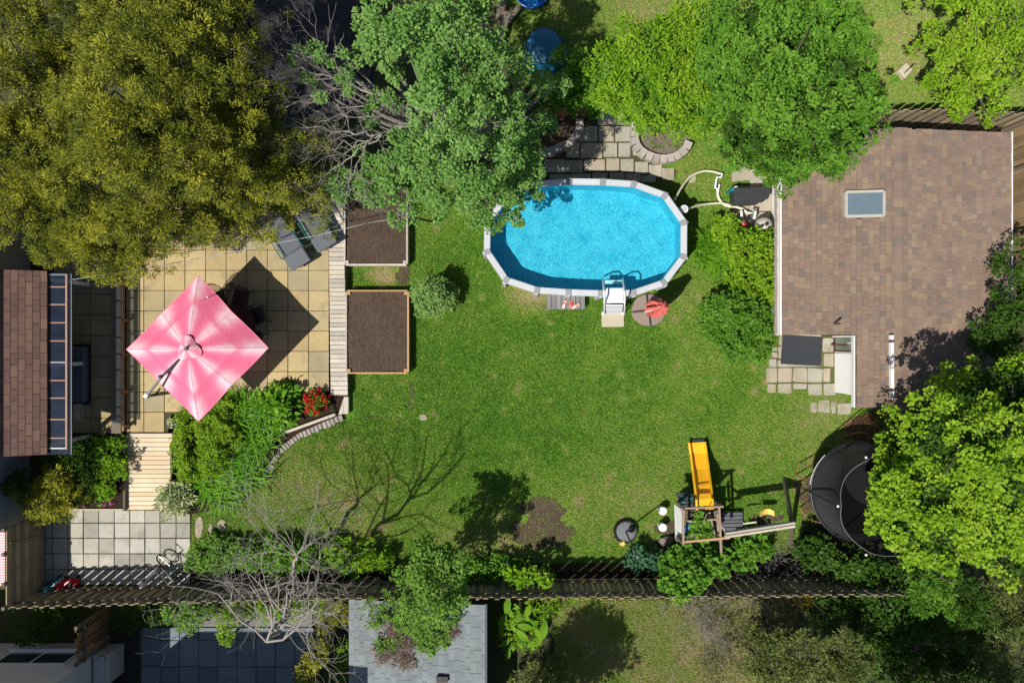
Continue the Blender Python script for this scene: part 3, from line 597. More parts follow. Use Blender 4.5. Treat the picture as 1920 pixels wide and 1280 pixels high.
MB().box((W(205, 1256, .6).x + .012, W(205, 1256, .5).y, .42), (.02, .6, .5)).build('grille', m_dark, hp)
MB().tube([W(182, 1234, .9), W(188, 1228, 1.0), W(196, 1230, .98), W(199, 1240, .88)], .012).build('cable', m_black, hp)
# ---- shed with brown shingles on the right
sh = thing('shed', 'long shed with brown shingled roof, skylight and white walls beside the pool', 'shed', G(1600, 520))
ZE, ZK, XL, XK, XRr, YT = 2.15, 2.55, 1413., 1599., 1797., 292.
def zsh(gx): return ZE + (ZK - ZE) * ((gx - XL) / (XK - XL) if gx < XK else (XRr - gx) / (XRr - XK))
MB().prism(ccw([G(x, y)[:2] for x, y in [(1447, 300), (1775, 300), (1775, 735), (1565, 735), (1565, 612), (1447, 612)]]), 0, 2.12).build('wall', m_white, sh)
for k in range(9):
    z = .05 + k * .15
    MB().hexa([G(1447, 612, z), G(1447, 300, z), G(1445.4, 300, z), G(1445.4, 612, z)], [G(1447, 612, z + .144), G(1447, 300, z + .144), G(1446.4, 300, z + .144), G(1446.4, 612, z + .144)]).build('siding_board', m_white, sh)
    MB().hexa([G(1565, 735, z), G(1565, 662, z), G(1563.4, 662, z), G(1563.4, 735, z)], [G(1565, 735, z + .144), G(1565, 662, z + .144), G(1564.4, 662, z + .144), G(1564.4, 735, z + .144)]).build('siding_board', m_white, sh)
MB().box(G(1520, 620, .06), (1.5, .16, .1)).build('door_sill', m_cream_wall, sh)
m_brown = M('brown_trim', (.11, .065, .055), None, .6, .3, 8, .1, None, 0)
dr = MB().box(G(1563, 643, .65), (.06, .52, 1.3)).build('door', m_brown, sh)
MB().box(G(1560.4, 643, .68), (.02, .40, .9)).build('pane', M('door_glass', (.20, .23, .17), (.12, .14, .10), .15, .6, 3, 0, None, 0), dr); MB().box(G(1559.6, 643, .68), (.012, .03, .92)).build('muntin', m_white, dr); MB().box(G(1559.6, 631, .66), (.03, .04, 1.2)).build('door_post', m_white, dr)
MB().box(G(1558, 646, .5), (.05, .05, 1.0)).build('corner_post', m_brown, sh)
# roof deck pieces and shingles
rf = MB()
def deck(x0, x1, y0, y1):
    rf.hexa([G(x0, y1, zsh(x0) - .14), G(x1, y1, zsh(x1) - .14), G(x1, y0, zsh(x1) - .14), G(x0, y0, zsh(x0) - .14)], [G(x0, y1, zsh(x0) - .02), G(x1, y1, zsh(x1) - .02), G(x1, y0, zsh(x1) - .02), G(x0, y0, zsh(x0) - .02)])
deck(XL, 1528, YT, 627); deck(1528.01, XK, YT, 747); deck(XK + .01, XRr, YT, 757)
rf = rf.build('roof', m_under, sh)
tabs = []
SKY = (1511., 1569., 394., 434.)
def courses(side):
    w = 9.0
    n = int((XK - XL) / w) if side < 0 else int((XRr - XK) / w)
    for c in range(n + 1):
        xo = XL + c * w if side < 0 else XRr - c * w          # lower edge
        xi = xo + w + .6 if side < 0 else xo - w - .6
        xi = min(xi, XK) if side < 0 else max(xi, XK)
        if abs(xi - xo) < 3: continue
        y = YT - 2 + rnd.uniform(-8, 0); ye = (629 if xo < 1524 else 749) if side < 0 else 759
        while y < ye:
            h = rnd.choice((6.5, 8, 9.5, 11, 13)); a, b = max(y, YT - 2), min(y + h, ye); y += h
            if b - a < 1.5: continue
            mx_ = (xo + xi) / 2
            if SKY[0] < mx_ < SKY[1] and SKY[2] < (a + b) / 2 < SKY[3]: continue
            tabs.append((side, xo, xi, a + .12, b - .12, rnd.choice((.010, .018, .03))))
courses(-1); courses(1)
def tab(mb, t):
    side, xo, xi, a, b, e = t; zo, zi = zsh(min(max(xo, XL), XRr)) + e, zsh(xi) - .004 + e * .3
    A = [(xo, b), (xi, b), (xi, a), (xo, a)]; Z = [zo, zi, zi, zo]
    if side > 0: A = A[::-1]; Z = Z[::-1]
    mb.hexa([G(x, y, z - .03) for (x, y), z in zip(A, Z)], [G(x, y, z) for (x, y), z in zip(A, Z)])
tabs.sort(key=lambda t: (t[0], -(t[4] - t[3])))
for t in tabs[:300]: mb = MB(); tab(mb, t); mb.build('shingle', m_shing, rf)
mb = MB()
for t in tabs[300:]: tab(mb, t)
mb.build('shingle_field', m_shing, rf, kind='stuff')
y = YT - 3
while y < 755:                                      # ridge caps
    h = rnd.uniform(13, 17); b = min(y + h, 758); z = ZK + .018; e = .02
    if b - y > 3: MB().add([G(XK - 11, b, z - .026 + e), G(XK, b, z + e), G(XK + 11, b, z - .026 + e), G(XK + 11, y, z - .026), G(XK, y, z), G(XK - 11, y, z - .026), G(XK - 11, b, z - .05), G(XK, b, z - .03), G(XK + 11, b, z - .05)], [(0, 1, 4, 5), (1, 2, 3, 4), (6, 7, 1, 0), (7, 8, 2, 1)]).build('ridge_cap', m_shing, rf)
    y += h
def fascia(a, b, w=.04, h=.14, m=m_white): return MB().bar(a, b, w, h).build('fascia', m, rf)
fascia(G(XL - 2, YT - 3, ZE - .05), G(XL - 2, 629, ZE - .05)); fascia(G(XRr + 2, YT - 3, ZE - .05), G(XRr + 2, 759, ZE - .05), .03)
fascia(G(1526.5, 630, zsh(1528) - .05), G(1526.5, 749, zsh(1528) - .05), .035)
gt = MB()
gt.add([G(XL - 9, YT - 3, ZE - .02), G(XL - 9, 630, ZE - .02), G(XL - 9.6, 630, ZE - .02), G(XL - 9.6, YT - 3, ZE - .02), G(XL - 9, YT - 3, ZE - .12), G(XL - 9, 630, ZE - .12), G(XL - 3, 630, ZE - .12), G(XL - 3, YT - 3, ZE - .12), G(XL - 9.6, 630, ZE - .13), G(XL - 9.6, YT - 3, ZE - .13)], [(0, 1, 2, 3), (0, 4, 5, 1), (4, 7, 6, 5), (2, 8, 9, 3)])
gt.build('gutter', M('gutter_paint', (.60, .56, .53), (.22, .14, .11), .7, .3, 9, .2, None, 0), rf)
sk = MB(); x0, x1, y0, y1 = SKY; z = zsh((x0 + x1) / 2) + .1
for a, b in (((x0, y0), (x1, y0)), ((x0, y1), (x1, y1)), ((x0, y0), (x0, y1)), ((x1, y0), (x1, y1))): sk.bar(G(*a, z - .04 + (zsh(a[0]) - zsh((x0 + x1) / 2))), G(*b, z - .04 + (zsh(b[0]) - zsh((x0 + x1) / 2))), .07, .14)
sk = sk.build('skylight', M('skylight_frame', (.50, .48, .42), (.33, .31, .26), .7, .3, 12, .2, None, 0), sh)
dz = [zsh(x0) - zsh((x0 + x1) / 2), zsh(x1) - zsh((x0 + x1) / 2)]
MB().add([G(x0, y1, z + .02 + dz[0]), G(x1, y1, z + .02 + dz[1]), G(x1, y0, z + .02 + dz[1]), G(x0, y0, z + .02 + dz[0])], [(0, 1, 2, 3)]).build('pane', m_sky, sk)
MB().bar(G(1495, 610, zsh(1495)), G(1493, 611, zsh(1495) + .42), .04).build('vent_pipe', m_brown, sh)
ws = MB().bar(W(1671, 628, 2.60), W(1672, 752, 2.60), .085, .10).build('flashing_strip', m_white, sh)
for y in (637, 728, 749): MB().bar(W(1671.5, y, 2.61), W(1671.5, y + 5, 2.61), .095, .10).build('flashing_end', m_brown, ws)
mt = MB().prism(ccw([W(*p, .075)[:2] for p in [(1468, 628), (1542, 632), (1539, 686), (1464.5, 682)]]), .042, .075).build('door_mat', m_mat); tag(mt, 'black rubber mat on the flagstones in front of the shed', 'mat')
# ---- neighbour's grey shed at the bottom
gs = thing('grey_shed', 'low shed with grey shingled roof and creeping vines at the bottom edge', 'shed', G(800, 1250))
def zgs(gx): return 1.15 + .4 * (gx - 672) / 242
GX0, GX1, GY0, GY1 = 672., 914., 1098., 1345.
MB().prism(ccw([G(x, y)[:2] for x, y in [(682, 1106), (911, 1106), (911, 1340), (682, 1340)]]), 0, 1.1).build('wall', M('dark_wall', (.10, .11, .12), None, .8, .2, 5, .2, None, 0), gs)
MB().hexa([G(905, GY1 - 6, .9), G(913, GY1 - 6, .9), G(913, GY0 + 4, .9), G(905, GY0 + 4, .9)], [G(905, GY1 - 6, 1.5), G(913, GY1 - 6, 1.5), G(913, GY0 + 4, 1.5), G(905, GY0 + 4, 1.5)]).build('gable_wall', M('dark_wall_b', (.07, .08, .095), None, .8, .2, 5, .2, None, 0), gs)
gr = MB().hexa([G(GX0, GY1, zgs(GX0) - .1), G(GX1, GY1, zgs(GX1) - .1), G(GX1, GY0, zgs(GX1) - .1), G(GX0, GY0, zgs(GX0) - .1)], [G(GX0, GY1, zgs(GX0) - .015), G(GX1, GY1, zgs(GX1) - .015), G(GX1, GY0, zgs(GX1) - .015), G(GX0, GY0, zgs(GX0) - .015)]).build('roof', m_under, gs)
gx = GX0; c = 0
while gx < GX1 - 3:
    gy = GY0 - 2 - rnd.uniform(0, 14)
    while gy < GY1 - 50:
        a, b = max(gy, GY0 - 2), min(gy + 20, GY1)
        if b - a > 2:
            xo, xi = gx - .6, min(gx + 9.4, GX1); zo, zi = zgs(xo) + .012, zgs(xi); g = .3
            MB().hexa([G(xo, b - g, zo - .012), G(xi, b - g, zi - .012), G(xi, a + g, zi - .012), G(xo, a + g, zo - .012)], [G(xo, b - g, zo), G(xi, b - g, zi), G(xi, a + g, zi), G(xo, a + g, zo)]).build('shingle', m_shing3, gr)
        gy += 20
    gx += 9.4; c += 1
MB().bar(G(GX1 + 1, GY0 - 4, zgs(GX1) + .01), G(GX1 + 1, GY1, zgs(GX1) + .01), .06, .05).build('ridge_trim', M('slate_trim', (.10, .12, .14), None, .8, .2, 5, .2, None, 0), gr)
MB().box(W(829, 1272, 1.5), (.32, .16, .10)).build('roof_vent', m_black, gr)

# ================================================================== FENCES
def fence(label, pts, h, m=m_fence, pitch=.158, sw=.137, rails=(.35, 1.25), name='plank_fence', double=True, group=None, posts=2.4, step=.03, lean=0):
    V = [G(*p) for p in pts]; t = thing(name, label, 'fence', V[0], group); i = 0
    for a, b in zip(V[:-1], V[1:]):
        d = (b - a); L = d.length; d.normalize(); s = Vector((-d.y, d.x, 0)); q = 0.
        while q < L:
            off = (.022 if i % 2 else -.022) if double else .03; hh = h + rnd.uniform(-step, step); p = a + d * q + s * off; w = sw * rnd.uniform(.94, 1.06)
            c0 = p + d * (w / 2); tl = rnd.gauss(0, .006)
            P = [c0 + d * (x + tl) * 1 + s * y for x, y in ((-w / 2, -.011), (w / 2, -.011), (w / 2, .011), (-w / 2, .011))]
            B = [c0 + d * x + s * y for x, y in ((-w / 2, -.011), (w / 2, -.011), (w / 2, .011), (-w / 2, .011))]
            MB().hexa([k + Vector((0, 0, .03)) for k in B], [k + Vector((0, 0, hh)) for k in P]).build('slat', m, t); q += pitch; i += 1
        for z in rails: MB().bar(a + s * .055 + Vector((0, 0, z)), b + s * .055 + Vector((0, 0, z)), .035, .08).build('rail', m_rail, t)
        if posts:
            q = 0.
            while q < L + .1: MB().box(a + d * min(q, L) + Vector((0, 0, h / 2)), (.085, .085, h + .06), math.atan2(d.y, d.x)).build('post', m_rail, t); q += posts
    return t
fence('long weathered plank fence along the bottom side of the lawn', [(78, 1103), (400, 1093), (640, 1087), (900, 1086), (1290, 1084), (1640, 1080)], 1.5)
fence('weathered plank fence behind the shed at the top right', [(1600, 247), (1700, 245), (1800, 249), (1862, 253), (1960, 251)], 1.85, pitch=.15)
fence('tan plank fence running down the right edge beside the shed roof', [(1863, 255), (1867, 330), (1871, 440), (1875, 560)], 1.85, m_fence3, pitch=.16, sw=.152, double=False)
fence('short red-brown slat fence section above the white house', [(205, 1136), (205, 1203)], 1.55, m_fence2, pitch=.16, sw=.13, posts=1.0)
fence('short brown plank fence at the corner above the back patio', [(1012, 222), (1098, 218)], .75, m_fence2, rails=(.2, .6), pitch=.22, sw=.2, double=False, posts=1.3)
bf = thing('board_fence', 'solid fence of horizontal boards between the lower patio and left yard', 'fence', G(84, 1030))
for k in range(9): MB().box((G(84, 0).x - .02 * (k % 2) * .3, (G(0, 962).y + G(0, 1103).y) / 2, .10 + k * .172), (.03, 2.26, .165)).build('board', m_fence, bf)
for y in (966, 1008, 1060, 1101): MB().box(G(81.5, y, .81), (.09, .09, 1.66)).build('post', m_rail, bf)
MB().bar(G(86.6, 990, 1.5), G(86.6, 1000, .1), .02, .07, (1, 0, 0)).build('brace', m_fence, bf)

# ================================================================== POOL
pl = thing('swimming_pool', 'oval above-ground pool with pale segmented rim and blue water', 'pool', G(1095, 450))
V = [W(*p, ZR) for p in POOLO][::-1]; n_ = len(V); cen = sum(V, Vector()) / n_
def inset(V, d):
    R = []
    for i in range(len(V)):
        a, b, c = V[i - 1], V[i], V[(i + 1) % len(V)]; n1 = Vector((-(b - a).y, (b - a).x, 0)).normalized(); n2 = Vector((-(c - b).y, (c - b).x, 0)).normalized()
        m = (n1 + n2).normalized(); R.append(b + m * d / max(.5, m.dot(n1)))
    return R
if (inset(V, .1)[0] - cen).length > (V[0] - cen).length: V = V[::-1]
IN = inset(V, .185); MID = inset(V, .09); MID2 = inset(V, .13)
def ring_wall(P, z0, z1): 
    mb = MB(); k = len(P); mb.add([(p.x, p.y, z0) for p in P] + [(p.x, p.y, z1) for p in P], [(i, (i + 1) % k, k + (i + 1) % k, k + i) for i in range(k)]); return mb
ring_wall(MID, 0, ZR - .01).build('wall', m_poolwall, pl)
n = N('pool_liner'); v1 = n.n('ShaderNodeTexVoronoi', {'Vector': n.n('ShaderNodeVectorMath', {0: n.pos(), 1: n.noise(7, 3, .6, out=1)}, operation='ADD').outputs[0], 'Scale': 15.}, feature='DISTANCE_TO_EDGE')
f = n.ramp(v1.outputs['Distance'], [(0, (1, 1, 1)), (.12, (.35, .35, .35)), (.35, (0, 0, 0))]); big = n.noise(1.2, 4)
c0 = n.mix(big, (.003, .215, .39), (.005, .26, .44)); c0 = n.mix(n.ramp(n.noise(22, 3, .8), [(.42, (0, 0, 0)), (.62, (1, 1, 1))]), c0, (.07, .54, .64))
m_liner = n.fin(n.mix(n.math('MULTIPLY', f, n.math('MULTIPLY_ADD', n.noise(2.2, 4), 1.5, -.32)), c0, (.22, .74, .78)), .6, .2)  # mottled print, plus pale web and flecks painted in for rippling water light
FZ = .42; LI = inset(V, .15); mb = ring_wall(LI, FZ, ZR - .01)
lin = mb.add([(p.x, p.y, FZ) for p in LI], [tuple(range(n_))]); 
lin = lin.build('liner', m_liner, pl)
n = N('pool_water'); fr = n.n('ShaderNodeFresnel', {0: 1.33}); bm = n.bump(n.n('ShaderNodeTexNoise', {'Vector': n.n('ShaderNodeVectorMath', {0: n.pos(), 1: n.noise(1.5, 2, .5, out=1)}, operation='ADD').outputs[0], 'Scale': 20., 'Detail': 4.}).outputs[0], .35, .05)
gl = n.n('ShaderNodeBsdfGlossy', {0: (1, 1, 1), 1: .05, 'Normal': bm}); n.t.links.new(bm, fr.inputs['Normal']); tr = n.n('ShaderNodeBsdfTransparent', {0: (.72, .96, 1)})
mx = n.n('ShaderNodeMixShader', {0: fr.outputs[0], 1: tr.outputs[0], 2: gl.outputs[0]}); n.t.links.new(mx.outputs[0], n.out.inputs[0])
PW = inset(V, .151); MB().add([(p.x, p.y, 1.10) for p in PW], [tuple(range(n_))]).build('water', n.m, pl)
for i in range(n_):
    j = (i + 1) % n_; a, b, c, d = V[i], V[j], IN[j], IN[i]; e = .075 / max(.3, (b - a).length)
    q = lambda t, s: (a.lerp(b, t)).lerp(d.lerp(c, t), s)
    rr = MB().hexa([q(e, .0) - Vector((0, 0, .05)), q(1 - e, 0) - Vector((0, 0, .05)), q(1 - e, 1) - Vector((0, 0, .04)), q(e, 1) - Vector((0, 0, .04))], [q(e, .0), q(1 - e, 0), q(1 - e, 1), q(e, 1)]).build('ledge', m_rim, pl, bevel=.012)
    for s in (.33, .66): MB().bar(q(e * 1.3, s) + Vector((0, 0, .002)), q(1 - e * 1.3, s) + Vector((0, 0, .002)), .012, .006).build('groove', m_plastic_w, rr)
    h = V[i - 1]; hin = IN[i - 1]; u1 = (b - a).normalized() * .085; u0 = (h - a).normalized() * .085
    MB().hexa([p - Vector((0, 0, .06)) for p in (a + u0, a, a + u1, d + u1 * .8, d, d + u0 * .8)], [p + Vector((0, 0, .014)) for p in (a + u0, a, a + u1, d + u1 * .8, d, d + u0 * .8)]).build('ledge_cap', m_rimcap, pl, bevel=.008)
    m2 = MID[i]; MB().box((a.x * .75 + m2.x * .25, a.y * .75 + m2.y * .25, .6), (.10, .10, 1.2), math.atan2(u1.y, u1.x)).build('upright', m_rim, pl)
# skimmer
sm = thing('skimmer', 'round white skimmer lid outside the pool rim at right', 'skimmer', G(1262, 405))
c = W(1283, 392, 1.0); MB().lathe((c.x, c.y, .62), [(.07, 0), (.10, .06), (.10, .34), (.115, .36), (.115, .385), (.06, .39)], 20).build('body', m_plastic_w, sm); MB().lathe((c.x, c.y, 1.011), [(.075, 0), (.07, .012), (.02, .014)], 18).build('lid', M('skimmer_lid', (.55, .56, .54), None, .5, .4, 6, .05, None, 0), sm)
MB().tube([(c.x - .02, c.y, .75), (c.x - .25, c.y + .05, .78)], .07, 10).build('throat', m_plastic_w, sm)
# ladder
ld = thing('pool_ladder', 'white A-frame ladder with handrails straddling the pool rim', 'ladder', G(1145, 590))
MB().prism(ccw([W(x, y, 1.40)[:2] for x, y in [(1137, 539), (1170, 539), (1171, 568), (1136, 568)]]), 1.30, 1.40).build('platform', m_plastic_w, ld, bevel=.03)
MB().prism(ccw([W(x, y, .75)[:2] for x, y in [(1136, 572), (1168, 572), (1167, 586), (1137, 586)]]), .68, .75).build('step', m_plastic_g, ld, bevel=.02)
MB().hexa([W(1137, 586, .05), W(1167, 586, .05), W(1168, 571, 1.3), W(1136, 571, 1.3)], [W(1137, 588, .05), W(1167, 588, .05), W(1168, 573, 1.3), W(1136, 573, 1.3)]).build('front_panel', m_plastic_w, ld)
for z in (.86, .62): MB().prism(ccw([W(x, y, z)[:2] for x, y in [(1134, 524 + (1 - z) * 8), (1167, 524 + (1 - z) * 8), (1167, 532), (1134, 532)]]), z - .05, z).build('inner_step', m_plastic_w, ld)
for x in (1133.5, 1171.5):
    MB().tube([W(x - 1, 589, .03), W(x - .5, 579, .8), W(x, 569, 1.45), W(x, 558, 1.68), W(x - 1, 546, 1.74), W(x - 2, 535, 1.58), W(x - 3, 526, 1.15), W(x - 4, 521, .6)], .024, 8).build('handrail', m_plastic_w, ld)
    MB().tube([W(x, 540, 1.05), W(x, 568, 1.38)], .035, 8).build('side_rail', m_plastic_w, ld); MB().lathe(W(x - 2 if x < 1150 else x - 4, 587, .0), [(.07, 0), (.075, .05), (.05, .11), (.03, .13)], 14).build('foot', m_plastic_w, ld)
# deck step and sandals
dk = thing('pool_step', 'low grey plank platform against the bottom of the pool', 'platform', G(1060, 568))
for k in range(8): MB().prism(ccw([W(x, y, .34)[:2] for x, y in [(1025.4 + 9 * k, 552), (1033.6 + 9 * k, 552), (1033.6 + 9 * k, 579.5), (1025.4 + 9 * k, 579.5)]]), .30, .34).build('plank', m_greydeck, dk, bevel=.004)
MB().prism(ccw([W(x, y, .29)[:2] for x, y in [(1026, 552), (1095, 552), (1095, 577), (1026, 577)]]), 0, .295).build('frame', m_dark, dk)
def sandal(px, py, rz, label, sole, strap):
    c = W(px, py, .345); t = thing('flip_flop', label, 'flip flop', c, 'flip flops on the pool platform'); m = Matrix.Rotation(rz, 3, 'Z'); P = []
    for x, y in ((-.12, -.03), (-.09, -.045), (0, -.036), (.08, -.052), (.12, -.03), (.125, .01), (.09, .045), (0, .034), (-.09, .04), (-.12, .02)): P.append((c + m @ Vector((x, y, 0)))[:2])
    MB().prism(ccw(P), .346, .37).build('sole', sole, t)
    for s in (-1, 1): MB().tube([c + m @ Vector((.07, 0, .03)), c + m @ Vector((.03, s * .035, .055)), c + m @ Vector((-.02, s * .045, .02))], .012, 6).build('strap', strap, t)
sandal(1058, 571, 1.2, 'red and pale flip flop lying apart on the grey pool platform', m_coral2, m_red)
sandal(1070, 571, 1.35, 'red flip flop in the middle of the grey pool platform', m_coral, m_red)
sandal(1079, 574, .5, 'pale pink flip flop nearest the ladder on the grey platform', m_coral2, m_coral)
o = MB().prism(ccw([W(x, y, .05)[:2] for x, y in [(1128, 587), (1170, 587), (1170.5, 612.5), (1128.5, 613)]]), -.02, .05).build('concrete_pad', m_pad, None, bevel=.01); tag(o, 'sand-coloured concrete paver at the foot of the pool ladder', 'paver')
# closed umbrella on quartered base
cu = thing('closed_umbrella', 'closed coral umbrella standing on a round quartered stone base', 'umbrella', G(1217, 581))
c = W(1217, 581, .08)
for k in range(4):
    P = []
    for t in np.linspace(.045, math.pi / 2 - .045, 9):
        a = t + k * math.pi / 2 + .12; P.append((c.x + math.cos(a) * .52 * (1 + .03 * math.sin(4 * a)), c.y + math.sin(a) * .48))
    a = math.pi / 4 + k * math.pi / 2 + .12; P.append((c.x + math.cos(a) * .04, c.y + math.sin(a) * .04))
    MB().prism(ccw(P), 0, .08).build('base_quarter', m_quad, cu, bevel=.015)
for k in range(2): a = k * math.pi / 2 + .12; MB().bar((c.x - .5 * math.cos(a), c.y - .5 * math.sin(a), .075), (c.x + .5 * math.cos(a), c.y + .5 * math.sin(a), .075), .035, .03).build('cross_bar', m_dark, cu)
MB().tube([(c.x, c.y, .05), (c.x, c.y, 2.25)], .025, 10).build('pole', m_dark, cu)
mb = MB(); prof = [(.35, .15), (.55, .20), (1.0, .205), (1.5, .195), (1.75, .165), (1.9, .12), (2.1, .12), (2.25, .10), (2.32, .04)]; vs = []; fs = []; K = 32
for z, r in prof:
    for k in range(K): a = 2 * math.pi * k / K; rr = r * (1 + .38 * math.sin(8 * a + z * 1.2)); vs.append((c.x + rr * math.cos(a), c.y + rr * math.sin(a), z + .06 * math.sin(8 * a)))
for i in range(len(prof) - 1):
    for k in range(K): fs.append((i * K + k, i * K + (k + 1) % K, (i + 1) * K + (k + 1) % K, (i + 1) * K + k))
mb.add(vs, fs).build('folded_canopy', m_coral, cu, smooth=True)
for k in range(6):
    a = k * 1.05 + .3; r0 = .13; mb = MB()
    mb.hexa([(c.x + r * math.cos(a + da), c.y + r * math.sin(a + da), z) for r, da, z in ((.19, -.25, .5), (.19, .25, .5), (.225, .22, .5), (.225, -.22, .5))], [(c.x + r * math.cos(a + da), c.y + r * math.sin(a + da), z) for r, da, z in ((.07, -.4, 2.0), (.07, .4, 2.0), (.10, .3, 2.0), (.10, -.3, 2.0))]); mb.build('canopy_fold', m_coral2 if k % 2 else m_coral, cu, bevel=.01)
MB().lathe((c.x, c.y, 2.18), [(.05, 0), (.06, .05), (.055, .09), (.02, .11)], 14).build('cap', m_dark, cu)

# ================================================================== PATIO FURNITURE
um = thing('patio_umbrella', 'large open pink square cantilever umbrella over the tan patio', 'umbrella', W(352, 731, .3))
n = N('pink_canvas'); f = n.attr('paleness'); f = n.math('ADD', f, n.math('MULTIPLY', n.math('SUBTRACT', n.noise(5, 5, .7), .5), .35))  # canvas is paler along the ribs, broken by a darker ring
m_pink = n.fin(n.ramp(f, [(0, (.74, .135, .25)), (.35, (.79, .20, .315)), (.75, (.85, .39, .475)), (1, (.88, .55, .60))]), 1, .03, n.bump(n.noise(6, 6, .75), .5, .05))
tr = n.n('ShaderNodeBsdfTranslucent', {0: (.7, .12, .2)}); mx = n.n('ShaderNodeMixShader', {0: .08, 1: n.b.outputs[0], 2: tr.outputs[0]}); n.t.links.new(mx.outputs[0], n.out.inputs[0])
m_seam = M('pink_seam', (.66, .16, .26), (.78, .34, .42), 1, .03, 14, .2, None, .05); AP = W(353, 654, 2.42); CR = [W(372, 517, 1.97), W(503, 652, 2.0), W(372, 790, 1.97), W(237, 655, 1.95)]
rim = []
for i in range(4): rim.append(CR[i]); mdp = (CR[i] + CR[(i + 1) % 4]) / 2; rim.append(mdp + Vector((0, 0, .05)) + (AP - mdp) * .012)
for i in range(8):
    a, b = rim[i], rim[(i + 1) % 8]; K = 14; vs = []; fd = []; fs = []
    for r in range(1, K + 1):
        for s in range(K + 1):
            u, t = r / K, s / K; p = AP.lerp(a.lerp(b, t), u); sag = math.sin(math.pi * t) * .05 * u - .10 * math.sin(math.pi * u) * .0; p = p + Vector((0, 0, .05 * math.sin(math.pi * u) - sag)); vs.append(p)
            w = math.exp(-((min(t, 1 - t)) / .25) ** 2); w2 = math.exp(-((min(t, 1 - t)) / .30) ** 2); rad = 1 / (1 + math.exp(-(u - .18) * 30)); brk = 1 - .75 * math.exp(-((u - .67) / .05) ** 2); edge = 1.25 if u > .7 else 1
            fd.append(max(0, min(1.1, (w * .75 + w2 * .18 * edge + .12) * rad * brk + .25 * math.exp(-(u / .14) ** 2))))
    for r in range(K - 1):
        for s in range(K): fs.append((r * (K + 1) + s, (r + 1) * (K + 1) + s, (r + 1) * (K + 1) + s + 1, r * (K + 1) + s + 1))
    np_mesh('canopy_panel', [tuple(v) for v in vs], fs, m_pink, um, {'paleness': fd}, smooth=True)
    MB().bar(AP - Vector((0, 0, .06)), a - Vector((0, 0, .035)), .02).build('rib', m_black, um)
    MB().tube([AP.lerp(a, u) + Vector((0, 0, .05 * math.sin(math.pi * u) + .001)) for u in np.linspace(.12, 1, 9)], .006, 5).build('seam', m_seam, um); MB().tube([a.lerp(b, t) + Vector((0, 0, -math.sin(math.pi * t) * .05)) for t in np.linspace(0, 1, 9)], .011, 5).build('hem', m_seam, um)
mb = MB(); K = 24; vs = []; fs = []
for r, z in ((.30, .0), (.19, .05), (.06, .13), (.0, .135)):
    for k in range(K): a = 2 * math.pi * k / K; q = r * (1 + .22 * math.sin(3 * a + r * 9) * (1 if r > .05 else 0)); vs.append((AP.x + q * math.cos(a), AP.y + q * math.sin(a), AP.z - .01 + z + .02 * math.sin(5 * a) * (r > .1)))
for i in range(3):
    for k in range(K): fs.append((i * K + k, i * K + (k + 1) % K, (i + 1) * K + (k + 1) % K, (i + 1) * K + k))
np_mesh('vent_cap', [tuple(v) for v in vs], fs, m_pink, um, {'paleness': [.7 + .3 * math.sin(i * 1.3) for i in range(len(vs))]}, smooth=True)
MB().lathe(AP + Vector((0, 0, .12)), [(.05, 0), (.055, .04), (.03, .06)], 14).build('finial', m_grey_metal, um)
mt_ = W(275, 742, 2.35); mbot = Vector((mt_.x, mt_.y, .3)); MB().bar(mbot, mt_, .075).build('mast', m_grey_metal, um)
MB().bar(mt_ + Vector((0, 0, .02)), W(303, 706, 2.42), .055, .07).build('arm', m_grey_metal, um); MB().bar(W(303, 706, 2.40), AP - Vector((0, 0, .12)), .05, .06).build('arm_inner', m_black, um)
MB().lathe(W(303, 706, 2.36), [(.045, 0), (.06, .05), (.045, .11), (.02, .12)], 12).build('arm_joint', m_dark, um); MB().box(mt_, (.10, .10, .12), .9).build('mast_head', m_steel, um)
MB().bar(mt_ + Vector((.05, .0, -.35)), W(300, 728, 2.1), .03, .05).build('strut', m_black, um); MB().box(mbot + Vector((0, 0, .05)), (.5, .5, .1), .4).build('base', m_dark, um, bevel=.02)
MB().tube([W(361, 570, 2.21), W(375, 564, 2.235), W(389, 557, 2.20)], .010, 6).build('tie_cord', m_coral, um); MB().lathe(W(390, 557, 2.19), [(.02, 0), (.03, .02), (.02, .05), (.005, .055)], 10).build('tie_bead', m_plastic_w, um)
